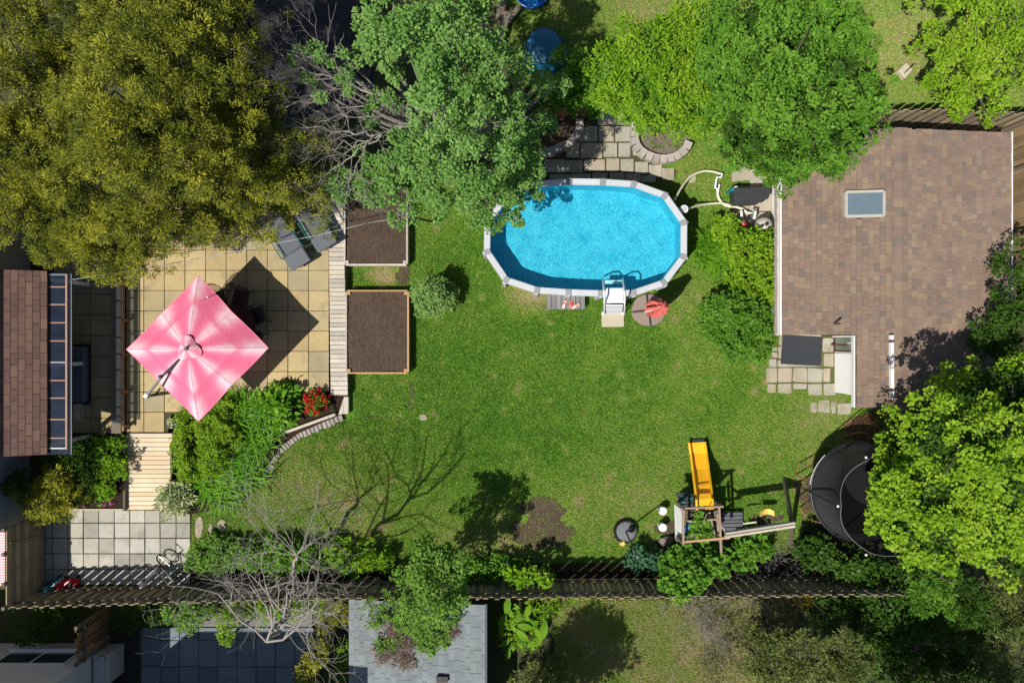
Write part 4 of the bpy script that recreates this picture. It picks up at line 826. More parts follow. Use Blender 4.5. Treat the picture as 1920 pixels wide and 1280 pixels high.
# dining set in its shade
tb = thing('patio_table', 'dark metal table in the shade of the pink umbrella', 'table', W(440, 610, .3))
c = W(440, 610, 1.0); MB().lathe((c.x, c.y, .98), [(.55, 0), (.60, .01), (.60, .035), (.55, .04)], 28).build('tabletop', m_black, tb)
for k in range(4): a = k * math.pi / 2 + .6; MB().tube([(c.x + .15 * math.cos(a), c.y + .15 * math.sin(a), .98), (c.x + .42 * math.cos(a), c.y + .42 * math.sin(a), .31)], .02, 6).build('leg', m_black, tb)
def chair(px, py, rz, label):
    c = W(px, py, .3); t = thing('patio_chair', label, 'chair', c, 'metal chairs round the patio table'); m = Matrix.Rotation(rz, 3, 'Z'); q = lambda x, y, z: c + m @ Vector((x, y, z))
    MB().hexa([q(-.24, -.22, .42), q(.24, -.22, .42), q(.22, .22, .40), q(-.22, .22, .40)], [q(-.24, -.22, .45), q(.24, -.22, .45), q(.22, .22, .43), q(-.22, .22, .43)]).build('seat', m_black, t, bevel=.01)
    for x in (-.22, .22):
        MB().tube([q(x, -.22, 0), q(x, -.22, .43)], .014, 6).build('leg', m_black, t); MB().tube([q(x, .22, 0), q(x, .22, .43)], .014, 6).build('leg', m_black, t)
        MB().tube([q(x, .22, .43), q(x * 1.05, .29, .75), q(x * .95, .34, .95)], .014, 6).build('back_post', m_black, t); MB().tube([q(x * 1.1, -.2, .45), q(x * 1.25, -.18, .65), q(x * 1.25, .1, .66), q(x * 1.05, .27, .66)], .014, 6).build('armrest', m_black, t)
    MB().tube([q(-.21, .34, .94), q(-.1, .365, 1.02), q(0, .37, 1.04), q(.1, .365, 1.02), q(.21, .34, .94)], .014, 6).build('top_rail', m_black, t)
    for x in np.linspace(-.16, .16, 7): MB().tube([q(x, .23, .46), q(x, .30, .75), q(x, .365, 1.01)], .008, 5).build('slat', m_black, t)
chair(420, 562, .25, 'black slat-back chair at upper left of the shaded table')
chair(462, 560, -.2, 'black slat-back chair above the shaded table')
chair(492, 592, -1.3, 'black slat-back chair right of the shaded table, upper one')
chair(488, 636, -1.8, 'black slat-back chair right of the shaded table, lower one')
# loungers
def lounger(px, py, rz, label):
    c = W(px, py, .3); t = thing('sun_lounger', label, 'sun lounger', c, 'charcoal loungers by the boardwalk'); m = Matrix.Rotation(rz, 3, 'Z'); q = lambda x, y, z: c + m @ Vector((x, y, z))
    ys = [(-.74, -.27, .36, .36), (-.26, .20, .36, .38), (.21, .72, .38, .60)]
    for y0, y1, z0, z1 in ys: MB().hexa([q(-.32, y0, z0), q(.32, y0, z0), q(.32, y1, z1), q(-.32, y1, z1)], [q(-.32, y0, z0 + .08), q(.32, y0, z0 + .08), q(.32, y1, z1 + .08), q(-.32, y1, z1 + .08)]).build('cushion', m_char, t, bevel=.03)
    for x in (-.335, .335):
        MB().bar(q(x, -.70, .33), q(x, .66, .34), .035).build('frame_rail', m_green_metal, t); MB().tube([q(x, -.3, .35), q(x * 1.05, -.3, .6), q(x * 1.05, .25, .62), q(x, .3, .4)], .018, 6).build('armrest', m_green_metal, t)
        for y in (-.6, .5): MB().tube([q(x, y, 0), q(x, y, .34)], .018, 6).build('leg', m_black, t)
    for y in (-.55, -.1, .4): MB().bar(q(-.3, y, .33), q(.3, y, .33), .025).build('cross_bar', m_dark, t)
    return t
lounger(549, 461, .55, 'charcoal lounger on the tan patio, the one farther from the boardwalk')
lounger(598, 427, .55, 'charcoal lounger overhanging the boardwalk, partly in cedar shade')
# wicker furniture under the awning
sf = thing('patio_sofa', 'grey cushioned patio sofa in the shade below the clear awning', 'sofa', G(205, 690))
MB().prism(ccw([W(x, y, .8)[:2] for x, y in [(112, 650), (152, 650), (152, 755), (112, 755)]]), .42, .66).build('seat_cushion', m_char, sf, bevel=.05)
MB().prism(ccw([W(x, y, .7)[:2] for x, y in [(106, 645), (155, 645), (155, 760), (106, 760)]]), .3, .42).build('frame', m_dark, sf)
for k in range(4): MB().box(W(141 + k * 4, 773, .7), (.03, .5, .03)).build('slat', m_board, sf)
# clothes line
cp = thing('clothes_pole', 'dark leaning clothes-line pole beside the upper raised bed', 'pole', G(812, 416))
MB().tube([G(812, 416, 0), W(768, 406, 2.15)], .035, 10).build('post', m_black, cp); MB().bar(W(764, 403, 2.15), W(771, 411, 2.15), .04).build('crosspiece', m_dark, cp)
o = MB().tube([W(768, 406, 2.18), W(690, 418, 2.14), W(600, 440, 2.1), W(520, 456, 2.08), W(400, 480, 2.06), W(250, 507, 2.08), W(136, 524, 2.1)], .0085, 6).build('clothes_line', m_plastic_g); tag(o, 'thin white clothes line stretched from the pole over the loungers', 'clothes line')
# raised beds
def raised(name, label, x0, y0, x1, y1, z, mats):
    t = thing(name, label, 'garden bed', G((x0 + x1) / 2, (y0 + y1) / 2)); a, b, c_, d = W(x0, y1, z), W(x1, y1, z), W(x1, y0, z), W(x0, y0, z); k = .045
    for i, (p, q) in enumerate(((a, b), (b, c_), (c_, d), (d, a))):
        dr_ = (q - p).normalized() * .021
        for z0, z1 in ((0, z * .49), (z * .51, z)): MB().bar(Vector((p.x, p.y, (z0 + z1) / 2)) + dr_ * 1.1, Vector((q.x, q.y, (z0 + z1) / 2)) - dr_ * 1.1, k, z1 - z0).build('side_board', mats[i], t)
    for p, sx, sy in ((a, 1, 1), (b, -1, 1), (c_, -1, -1), (d, 1, -1)): MB().box((p.x + sx * .075, p.y + sy * .075, z / 2), (.085, .085, z - .005)).build('corner_post', mats[0], t)
    nx = 40; X = np.linspace(a.x + .03, b.x - .03, nx); Y = np.linspace(a.y + .03, d.y - .03, nx); gx, gy = np.meshgrid(X, Y)
    hz = z - .06 + .012 * np.sin(gx * 5 + gy * 3) + rng.normal(size=gx.shape) * .007; i = np.arange(nx * nx).reshape(nx, nx)
    np_mesh('soil', np.stack([gx.ravel(), gy.ravel(), hz.ravel()], 1), np.stack([i[:-1, :-1].ravel(), i[:-1, 1:].ravel(), i[1:, 1:].ravel(), i[1:, :-1].ravel()], 1), m_soil, t, smooth=True)
    q = 700; p = np.stack([rng.uniform(a.x + .06, b.x - .06, q), rng.uniform(a.y + .06, d.y - .06, q), np.full(q, z - .06)], 1); mb = MB()
    for v in p: r = rnd.choice((.005, .006, .008, .01, .013, .018)); v[2] = z - .06 + .012 * math.sin(v[0] * 5 + v[1] * 3) + r * .4; mb.box(v, (r * 2, r * 1.6, r * 1.2), rnd.uniform(0, 3))
    mb.build('clod', m_soil, t, kind='stuff')
    return t
raised('raised_bed', 'raised garden bed of dark soil under the tree beside the boardwalk', 646, 350, 763, 496, .36, (m_board, m_board, m_board, m_board))
raised('raised_bed', 'raised soil bed framed in orange lumber, lower of the two', 649, 545, 765, 699, .36, (m_orange, m_orange, m_orange, m_board))
# small planter
pb = thing('planter_box', 'small dark planter box with pale flowers beside the wooden steps', 'planter', W(323, 793, .3)); c = W(324, 793, .5)
for dx, dy, sx, sy in ((0, .13, .30, .025), (0, -.13, .30, .025), (.14, 0, .025, .235), (-.14, 0, .025, .235)): MB().box((c.x + dx, c.y + dy, .42), (sx, sy, .26)).build('side', m_dark, pb)
MB().box((c.x, c.y, .48), (.25, .23, .05)).build('soil', m_mulch, pb); crown('foliage', [(324, 793, .56, 7)], pb, l_varieg, density=2600, size=.06, clr=.05, cl=10)

# ================================================================== POOL EQUIPMENT
sb = thing('storage_box', 'dark grey ribbed storage box with a cut corner beside the shed', 'storage box', G(1400, 375))
def boxpoly(z, P, q=1): return [W(x, y, z) for x, y in P]
BP = [(1379, 353), (1441, 351), (1442, 368), (1428, 378), (1380, 381)]
MB().prism(ccw([p[:2] for p in boxpoly(.62, BP)]), .04, .60).build('body', m_dark, sb, bevel=.02); MB().prism(ccw([p[:2] for p in boxpoly(.66, [(1377.5, 352), (1442.5, 350), (1443.5, 369), (1429, 379.5), (1379, 382.5)])]), .60, .65).build('lid', m_dark, sb, bevel=.015)
for k in range(6): MB().bar(W(1381, 355.5 + k * 4.6, .655), W(1440 - (8 if k > 4 else 0), 354 + k * 4.5, .655), .035, .014).build('rib', m_dark, sb)
for px, py, m, l in ((1374, 355, m_teal, 'small teal cap by the corner of the dark storage box'), (1380, 352.5, m_plastic_w, 'small white cap by the corner of the dark storage box')):
    o = MB().lathe(W(px, py, .5) - Vector((0, 0, .5)), [(.05, .0), (.05, .45), (.06, .46), (.055, .52), (.02, .53)], 14).build('bottle', m); tag(o, l, 'bottle')
ft = thing('filter_tank', 'beige domed pool filter tank beside the white shed wall', 'filter tank', G(1424, 430))
c = W(1437, 420, .8); MB().lathe((c.x, c.y, .06), [(.20, 0), (.23, .05), (.245, .2), (.245, .48), (.22, .62), (.15, .70), (.07, .73), (.02, .735)], 26).build('tank', m_beige, ft); MB().lathe((c.x, c.y, .40), [(.252, 0), (.256, .02), (.252, .05)], 26).build('band', m_dark, ft); MB().lathe((c.x, c.y, .79), [(.05, 0), (.05, .06), (.02, .07)], 12).build('valve', m_black, ft)
MB().tube([(c.x - .18, c.y + .25, .3), (c.x - .2, c.y + .42, .5), (c.x - .22, c.y + .5, .32)], .04, 8).build('elbow', m_plastic_w, ft)
pm = thing('pool_pump', 'red and grey pool pump with white pipe above the daylilies', 'pump', G(1395, 420))
c = W(1390, 415, .3); MB().tube([c + Vector((-.02, .1, 0)), c + Vector((.16, -.26, 0))], .085, 14).build('motor', m_red, pm); MB().lathe(c + Vector((-.02, .0, -.02)), [(.08, 0), (.09, .12), (.06, .15)], 14).build('strainer', m_grey_metal, pm); MB().tube([c + Vector((-.02, .12, .1)), c + Vector((-.03, .28, .1))], .04, 8).build('pipe', m_plastic_w, pm); MB().lathe(c + Vector((-.15, .1, -.26)), [(.09, 0), (.10, .12), (.07, .2)], 12).build('housing', M('pink_plastic', (.65, .12, .16), None, .5, .4, 5, .05, None, 0), pm)
p2 = thing('pump_motor', 'small dark pump motor between the red pump and filter tank', 'pump', G(1408, 405)); c = W(1411, 405, .25); MB().tube([c + Vector((-.12, -.04, 0)), c + Vector((.12, .06, 0))], .075, 12).build('motor', m_dark, p2); MB().lathe(c + Vector((0, 0, -.2)), [(.1, 0), (.1, .15), (.07, .3)], 12).build('base', m_grey_metal, p2)
def hose(label, pts, r, m, name='hose'): o = MB().tube(pts, r, 8).build(name, m); return tag(o, label, 'hose')
def arc(P, k=5):
    P = [Vector(p) for p in P]; R = []
    for i in range(len(P) - 1):
        a, b, c_, d = P[max(i - 1, 0)], P[i], P[i + 1], P[min(i + 2, len(P) - 1)]
        for j in range(k): t = j / k; R.append(.5 * ((2 * b) + (c_ - a) * t + (2 * a - 5 * b + 4 * c_ - d) * t * t + (3 * b - a - 3 * c_ + d) * t ** 3))
    return R + [P[-1]]
hose('cream hose arching up from the pool rim toward the white pipe', arc([W(1265, 375, .8), W(1274, 358, .6), W(1284, 343, .4), W(1298, 329, .25), W(1318, 321, .15), W(1338, 322, .12), W(1350, 326, .12)]), .032, m_hose)
hose('cream hose running level from the skimmer to the pump', arc([W(1290, 391, .7), W(1310, 385, .4), W(1330, 382, .2), W(1350, 381, .15), W(1362, 383, .12), W(1375, 387, .1)]), .032, m_hose)
hose('cream hose curving from the white pipe down to the filter', arc([W(1346, 354, .12), W(1346, 366, .1), W(1351, 377, .1), W(1361, 385, .1), W(1378, 388, .12), W(1392, 392, .15), W(1402, 399, .2), W(1418, 400, .3)]), .04, m_hose)
vp = thing('pipe_manifold', 'white plastic valve pipework in the grass above the pump hoses', 'pipe', W(1347, 340, 0))
for P in ([(1344, 324), (1354, 326), (1352, 334)], [(1352, 332), (1344, 333), (1342, 345)], [(1342, 345), (1341, 352), (1347, 356), (1349, 346)], [(1347, 356), (1346, 362)]): MB().tube([W(x, y, .15) for x, y in P], .03, 8).build('pipe', m_plastic_w, vp)

# ================================================================== PLAY AREA
sl = thing('slide', 'yellow plastic slide running down from the wooden play tower', 'slide', G(1305, 830))
P0 = [(1306, 829, .16), (1309, 850, .20), (1313, 880, .45), (1317, 910, .80), (1320, 935, 1.05), (1321, 955, 1.10)]
def strip(off0, off1, dz0, dz1, name, m):
    vs = []; fs = []
    for x, y, z in P0: vs += [W(x + off0 * (1 + z * .02), y - off0 * .06, z + dz0), W(x + off1 * (1 + z * .02), y - off1 * .06, z + dz1)]
    k = len(P0)
    b = MB().add(vs + [v - Vector((0, 0, .03)) for v in vs], [(2 * i, 2 * i + 1, 2 * i + 3, 2 * i + 2) for i in range(k - 1)] + [(2 * k + 2 * i, 2 * k + 2 * i + 2, 2 * k + 2 * i + 3, 2 * k + 2 * i + 1) for i in range(k - 1)] + [(2 * i, 2 * i + 2, 2 * k + 2 * i + 2, 2 * k + 2 * i) for i in range(k - 1)] + [(2 * i + 1, 2 * k + 2 * i + 1, 2 * k + 2 * i + 3, 2 * i + 3) for i in range(k - 1)])
    return b.build(name, m, sl, smooth=False)
strip(-11, 13, 0, 0, 'bed', m_yellow); strip(-16, -12.2, .14, .15, 'side_wall', m_yellow); strip(14.2, 17.5, .15, .14, 'side_wall', m_yellow); strip(-12.3, -11, .15, .0, 'side_face', m_yellow); strip(13, 14.3, .0, .15, 'side_face', m_yellow)
MB().bar(W(1294, 827, .05), W(1320, 826, .05), .10, .10).build('foot', m_dark, sl); MB().bar(W(1304, 911, .86), W(1330, 908, .86), .02, .03).build('seam', M('amber_seam', (.62, .28, .01), None, .5, .3, 5, 0, None, 0), sl)
tw = thing('play_tower', 'weathered wooden play tower with open top rails and blue slide tube', 'play tower', G(1300, 975))
TZ = 1.6; m_tan = M('sun_bleached_rail', (.40, .30, .22), (.28, .20, .15), .85, .2, 9, .3, None, .12)
tp_ = {'a': (1281, 951), 'b': (1350, 948), 'c': (1281, 1018), 'd': (1352, 1015)}
for k in tp_.values(): p = W(*k, TZ); MB().bar((p.x, p.y, .93), p, .08).build('post', m_rail, tw)
for a, b, z in (((1275, 953), (1356, 949), TZ), ((1281, 951), (1281, 1018), TZ), ((1348, 948), (1352, 1036), TZ + .02), ((1345, 962), (1347, 1003), 1.4)): MB().bar(W(*a, z), W(*b, z), .05, .07).build('top_rail', m_tan, tw)
MB().bar(W(1284, 1015, TZ + .04), W(1368, 1007, TZ + .04), .06, .07).build('top_rail', m_orange, tw, label='orange top rail')
for a, b, z in (((1286, 976), (1304, 977), 1.35), ((1326, 974), (1349, 973), 1.42), ((1330, 960), (1340, 1005), 1.2)): MB().bar(W(*a, z), W(*b, z), .045).build('cross_rail', m_tan, tw)
for k in range(8): MB().prism(ccw([W(x, y, 1.0)[:2] for x, y in [(1283, 957 + 7.4 * k), (1347, 955 + 7.4 * k), (1347, 961.6 + 7.4 * k), (1283, 963.6 + 7.4 * k)]]), .96, 1.0).build('deck_plank', m_rail, tw)
for k in range(4): MB().prism(ccw([W(x, y, .95)[:2] for x, y in [(1268 + k * 2.5, 925 + k * 6.8), (1300, 923 + k * 6.8), (1301, 928.6 + k * 6.8), (1270 + k * 2.5, 931 + k * 6.8)]]), .9, .95 + .02 * (k % 2)).build('step_panel', m_dark, tw)
for x, y in ((1280, 930), (1282, 941), (1295, 934)): MB().box(W(x, y, .99), (.08, .05, .04), .3).build('hand_hold', m_teal, tw)
MB().tube(arc([W(1286, 1002, 1.1), W(1290, 990, 1.15), W(1297, 982, 1.2), W(1306, 976, 1.2)]), .10, 12).build('tube_slide', m_blue, tw)
MB().hexa([W(1264, 945, .6), W(1278, 955, 1.2), W(1281, 1019, 1.2), W(1266, 1013, .6)], [W(1264, 945, .62), W(1278, 955, 1.22), W(1281, 1019, 1.22), W(1266, 1013, .62)]).build('side_cover', M('white_tarp', (.72, .74, .73), (.60, .64, .62), .7, .3, 5, .3, None, 0), tw)
MB().bar(W(1303, 1008, 1.2), W(1326, 962, 1.6), .025).build('rod', m_rail, tw)
sw = thing('swing_set', 'wooden swing beam with A-frame legs right of the play tower', 'swing set', G(1420, 990))
for dy in (0, 6): MB().bar(W(1360, 999 + dy, 1.75 - dy * .004), W(1489, 979 + dy, 1.75 - dy * .004), .06, .16).build('beam', m_board, sw)
for a, b in (((1470, 896), 0), ((1482, 1022), 1)): MB().bar(G(a[0] - 30 if 0 else 960 + (a[0] - 960) * 1.0, a[1], 0), W(1485, 982, 1.76), .09).build('leg', m_rail, sw)
for k in ((1292, 962), (1338, 960), (1292, 1008), (1338, 1006)): p = W(*k, .95); MB().bar((p.x, p.y, 0), (p.x, p.y, .95), .09).build('leg', m_rail, tw)
MB().bar(W(1366, 1003, 1.7), W(1351, 985, 1.6), .05).build('bracket', m_tan, sw)
def seat(name, label, P, z, m, rope_top):
    t = thing(name, label, 'swing', W(P[1][0], P[1][1], 0)); mb = MB(); vs = []; k = 8
    for i in range(k + 1): u = i / k; x = P[0][0] + (P[1][0] - P[0][0]) * u; y = P[0][1] + (P[1][1] - P[0][1]) * u; zz = z - .12 * math.sin(math.pi * u); yy = y - 5 * math.sin(math.pi * u); vs += [W(x, yy - 5, zz), W(x, yy + 5, zz)]
    mb.add(vs + [v - Vector((0, 0, .02)) for v in vs], [(2 * i, 2 * i + 1, 2 * i + 3, 2 * i + 2) for i in range(k)] + [(2 * i + 2 * k + 2, 2 * i + 2 * k + 4, 2 * i + 2 * k + 5, 2 * i + 2 * k + 3) for i in range(k)] + [(2 * i, 2 * i + 2, 2 * i + 2 * k + 4, 2 * i + 2 * k + 2) for i in range(k)] + [(2 * i + 1, 2 * i + 2 * k + 3, 2 * i + 2 * k + 5, 2 * i + 3) for i in range(k)]); mb.build('seat', m, t)
    for (x, y), (rx, ry) in zip((P[0], P[1]), rope_top): MB().tube([W(x, y, z), W(rx, ry, 1.7)], .007, 5).build('rope', m_plastic_w, t)
seat('swing', 'pale yellow swing seat hanging over the worn grass', ((1425, 964), (1452, 963)), .55, m_yellow2, ((1447, 987), (1470, 983)))
tz = thing('trapeze_bar', 'cream trapeze bar hanging beside the yellow swing seat', 'trapeze', W(1405, 980, 0)); MB().tube([W(1393, 981, .8), W(1418, 978, .8)], .03, 8).build('bar', m_hose, tz)
for (x, y), (a, b) in (((1395, 981), (1402, 993)), ((1416, 978), (1422, 990))): MB().tube([W(x, y, .8), W(a, b, 1.7)], .006, 5).build('rope', m_plastic_w, tz)
ch = thing('slat_platform', 'low dark slatted platform under the right side of the play tower', 'platform', G(1370, 990))
for k in range(9): MB().prism(ccw([W(x, y, .22)[:2] for x, y in [(1352, 961 + k * 7), (1392, 960 + k * 7), (1392.5, 965.5 + k * 7), (1352.5, 966.5 + k * 7)]]), .18, .22).build('slat', M('slate_board', (.13, .14, .155), (.08, .085, .095), .7, .3, 8, .2, None, .2) if k == 0 else bpy.data.materials['slate_board'], ch)
for x in (1355, 1388): MB().bar(W(x, 962, .14), W(x, 1020, .14), .06, .08).build('bearer', m_dark, ch)
# tetherball on tyre base
te = thing('tetherball_stand', 'black round tyre base with grey centre and tall thin pole', 'tetherball', G(1173, 997)); c = W(1173, 996, .12)
MB().lathe((c.x, c.y, 0), [(.30, 0), (.355, .05), (.36, .12), (.33, .18), (.29, .175), (.285, .13)], 36).build('tyre', m_black, te); MB().lathe((c.x, c.y, .02), [(.28, 0), (.285, .13), (.27, .135), (.03, .15)], 32).build('fill', M('weathered_fill', (.19, .20, .215), (.11, .12, .13), .8, .3, 7, .4, None, 0), te)
MB().tube([(c.x, c.y, .12), G(1171, 1001, 2.15)], .026, 8).build('pole', m_rail, te); MB().lathe(G(1171, 1001, 2.12), [(.035, 0), (.04, .04), (.02, .06)], 10).build('cap', m_steel, te)
MB().lathe(W(1184, 992, .25) - Vector((0, 0, .1)), [(.02, 0), (.07, .03), (.1, .1), (.07, .17), (.02, .2)], 18).build('ball', m_black, te)
yb = thing('toy_ball', 'yellow toy with dark bands beside the tyre base', 'toy', W(1168, 1017, 0)); c = W(1168, 1017, .1); MB().lathe((c.x, c.y, .01), [(.03, 0), (.085, .03), (.11, .09), (.085, .15), (.03, .18)], 18).build('body', m_yellow2, yb)
for k in range(3): a = k * 1.05; MB().bar((c.x - .1 * math.cos(a), c.y - .1 * math.sin(a), .165), (c.x + .1 * math.cos(a), c.y + .1 * math.sin(a), .165), .018, .03).build('band', m_black, yb)
for y, l in ((958, 'white round pail in the grass, nearer the pool'), (989, 'white round pail in the grass, nearer the fence')):
    t = thing('pail', l, 'pail', G(1240, y - 4), 'two white pails by the play tower'); c = W(1243, y, .36); MB().lathe((c.x, c.y, 0), [(.095, 0), (.11, .33), (.10, .335)], 22).build('body', m_plastic_w, t); MB().lathe((c.x, c.y, .325), [(.118, 0), (.12, .025), (.10, .03), (.02, .028)], 22).build('lid', m_white, t)
def rock(px, py, r, label, flat=.6):
    c = W(px, py, r / S * .3); vs = []; fs = []; K, Lr_ = 10, 6
    for i in range(Lr_ + 1):
        ph = math.pi * i / Lr_
        for k in range(K): a = 2 * math.pi * k / K; q = r / S * (1 + .2 * math.sin(3 * a + px) * math.cos(2 * ph + py) + rnd.uniform(-.08, .08)); vs.append((c.x + q * math.sin(ph) * math.cos(a), c.y + q * math.sin(ph) * math.sin(a) * .85, c.z + q * flat * math.cos(ph)))
    for i in range(Lr_):
        for k in range(K): fs.append((i * K + k, (i + 1) * K + k, (i + 1) * K + (k + 1) % K, i * K + (k + 1) % K))
    return tag(MB().add(vs, fs).build('rock', m_stone, None), label, 'rock')
rock(1250, 1015, 15, 'large brown rock between the white pails and the play tower'); rock(1221, 1040, 9, 'small brown rock in the plants along the fence'); rock(620, 800 - 12, 3, 'pebble beside the curved pavers')
# trampoline
tr_ = thing('trampoline', 'round black trampoline with safety net partly under the maple', 'trampoline', G(1585, 909)); c = G(1585, 909); R = 1.42
ring = lambda r, z, k=40: [(c.x + r * math.cos(2 * math.pi * i / k), c.y + r * math.sin(2 * math.pi * i / k), z) for i in range(k)]
MB().tube(ring(R, .88), .035, 8, True).build('frame', m_black, tr_); MB().add(ring(R - .22, .87), [tuple(range(40))]).build('mat', M('black_mat', (.011, .011, .012), (.007, .007, .008), .8, .15, 4, .1, None, 0), tr_)
a_, b_ = ring(R - .22, .885), ring(R + .02, .90); MB().add(a_ + b_, [(i, (i + 1) % 40, 40 + (i + 1) % 40, 40 + i) for i in range(40)]).build('spring_pad', M('black_pad', (.02, .02, .022), None, .8, .2, 6, .2, None, 0), tr_)
vs = []; fs = []; uu = []; vv = []; K = 72
for j in range(13):
    z = .9 + 1.7 * j / 12; t = j / 12; r = R - .05 - .10 * math.sin(math.pi * t)
    for i in range(K + 1): a = 2 * math.pi * i / K; rr = r - .10 * math.sin(math.pi * t) * abs(math.sin(3 * a)); vs.append((c.x + rr * math.cos(a), c.y + rr * math.sin(a), z - .18 * t * abs(math.sin(3 * a)))); uu.append(i / K); vv.append(t)
for j in range(12):
    for i in range(K): fs.append((j * (K + 1) + i, j * (K + 1) + i + 1, (j + 1) * (K + 1) + i + 1, (j + 1) * (K + 1) + i))
np_mesh('net', vs, fs, m_net, tr_, {'u': uu, 'v': vv})
MB().tube([Vector(vs[12 * (K + 1) + i]) for i in range(K)], .010, 6, True).build('net_hem', m_grey_metal, tr_)
for k in range(6): a = math.pi * k / 3; MB().tube([(c.x + (R + .05) * math.cos(a), c.y + (R + .05) * math.sin(a), .02), (c.x + (R + .05) * math.cos(a), c.y + (R + .05) * math.sin(a), 2.62)], .02, 6).build('net_pole', m_black, tr_); MB().lathe((c.x + (R + .05) * math.cos(a), c.y + (R + .05) * math.sin(a), 2.6), [(.03, 0), (.035, .03), (.01, .05)], 8).build('pole_cap', m_plastic_w, tr_)
for k in range(3): a = math.pi + .45 * (k - 1); MB().tube([(c.x + (R + .0) * math.cos(a), c.y + R * math.sin(a), .85), (c.x + (R + .12) * math.cos(a), c.y + (R + .12) * math.sin(a), .02), (c.x + (R + .12) * math.cos(a + .25), c.y + (R + .12) * math.sin(a + .25), .02), (c.x + R * math.cos(a + .25), c.y + R * math.sin(a + .25), .85)], .02, 6).build('leg', m_fence2, tr_)
MB().tube(arc([(c.x + (R + .06) * math.cos(t), c.y + (R + .06) * math.sin(t), .93) for t in np.linspace(2.35, 3.0, 5)]), .010, 6).build('edge_piping', m_plastic_w, tr_)
# wheeled thing by the fence near the trampoline
wb = thing('wheelbarrow', 'small dark barrow with green handles beside the trampoline', 'wheelbarrow', G(1510, 1000)); c = W(1514, 1003, .4)
MB().lathe((c.x, c.y, .15), [(.08, 0), (.15, .08), (.17, .22), (.15, .21), (.07, .05)], 18).build('tray', m_black, wb); 
for s in (-1, 1): MB().tube([(c.x + s * .05, c.y, .3), W(1514 + s * 11, 1022, .45)], .015, 6).build('handle', m_green_metal, wb)
MB().tube([(c.x - .03, c.y + .2, .1), (c.x + .03, c.y + .2, .1)], .1, 16).build('wheel', m_dark, wb)

# ================================================================== OTHER SMALL THINGS
bi = thing('bicycle', 'small dark bicycle with a silver helmet on its handlebar by the fence', 'bicycle', G(300, 1075))
hx = lambda px, py, z: W(px, py, z); wA, wB = G(316, 1046), G(352, 1078)
for p, q in ((wA, wB), (wB, wA)):
    dv = (q - p).normalized(); MB().tube([p + dv * (.24 * math.cos(t)) + Vector((0, 0, .26 + .24 * math.sin(t))) for t in (2 * math.pi * k / 24 for k in range(24))], .022, 6, True).build('tyre', m_black, bi)
    sp_ = MB()
    for k in range(8): t = math.pi * k / 8 * 2; sp_.bar(p + Vector((0, 0, .26)), p + dv * (.23 * math.cos(t)) + Vector((0, 0, .26 + .23 * math.sin(t))), .004)
    sp_.build('spoke', m_steel, bi)
hd = wA + (wB - wA) * .12 + Vector((0, 0, .62)); bb = (wA + wB) / 2 + Vector((0, 0, .28)); st_ = wA + (wB - wA) * .66 + Vector((0, 0, .62))
for a, b in ((wA + Vector((0, 0, .26)), hd), (hd, bb), (hd, st_), (st_, bb), (bb, wB + Vector((0, 0, .26))), (st_, wB + Vector((0, 0, .26)))): MB().tube([a, b], .016, 6).build('frame_tube', m_dark, bi)
MB().box(st_ + Vector((0, 0, .06)), (.20, .10, .05), math.atan2((wB - wA).y, (wB - wA).x)).build('saddle', m_black, bi, bevel=.02)
MB().tube([W(281, 1057, .82), hd + Vector((0, 0, .18)), W(270, 1094, .8)], .014, 6).build('handlebar', m_dark, bi); MB().tube([hd, hd + Vector((0, 0, .18))], .016, 6).build('stem', m_dark, bi)
for px, py in ((281, 1057), (270, 1094)): MB().lathe(W(px, py, .79), [(.02, 0), (.026, .03), (.02, .06)], 8).build('grip', m_black, bi)
he = W(268, 1099, .78); o = MB().lathe(he, [(.09, -.06), (.115, 0), (.10, .07), (.06, .115), (.015, .13)], 16).build('helmet', m_steel); tag(o, 'silver helmet hung on the bicycle handlebar against the fence', 'helmet')
def toycar(px, py, rz, m, label):
    c = W(px, py, .15); t = thing('ride_on_toy', label, 'toy', Vector((c.x, c.y, 0))); q = Matrix.Rotation(rz, 3, 'Z')
    k = lambda x, y, z: Vector((c.x, c.y, 0)) + q @ Vector((x, y, z))
    MB().hexa([k(-.28, -.14, .08), k(.28, -.12, .08), k(.28, .12, .08), k(-.28, .14, .08)], [k(-.24, -.12, .26), k(.2, -.1, .22), k(.2, .1, .22), k(-.24, .12, .26)]).build('body', m, t, bevel=.04); MB().hexa([k(-.26, -.12, .25), k(-.14, -.12, .25), k(-.14, .12, .25), k(-.26, .12, .25)], [k(-.26, -.1, .42), k(-.2, -.1, .42), k(-.2, .1, .42), k(-.26, .1, .42)]).build('seat_back', m, t, bevel=.03)
    for x in (-.18, .18):
        for y in (-.15, .15): MB().tube([k(x, y - .02, .08), k(x, y + .02, .08)], .08, 12).build('wheel', m_black, t)
    MB().tube([k(.08, -.07, .33), k(.08, .07, .33)], .014, 6).build('handle', m_plastic_w, t); MB().tube([k(.08, 0, .2), k(.08, 0, .33)], .014, 6).build('stem', m_plastic_w, t)
toycar(131, 1092, .1, m_red, 'red ride-on toy against the fence on the lower patio'); toycar(105, 1094, .6, m_teal, 'teal ride-on toy in the fence corner of the lower patio')
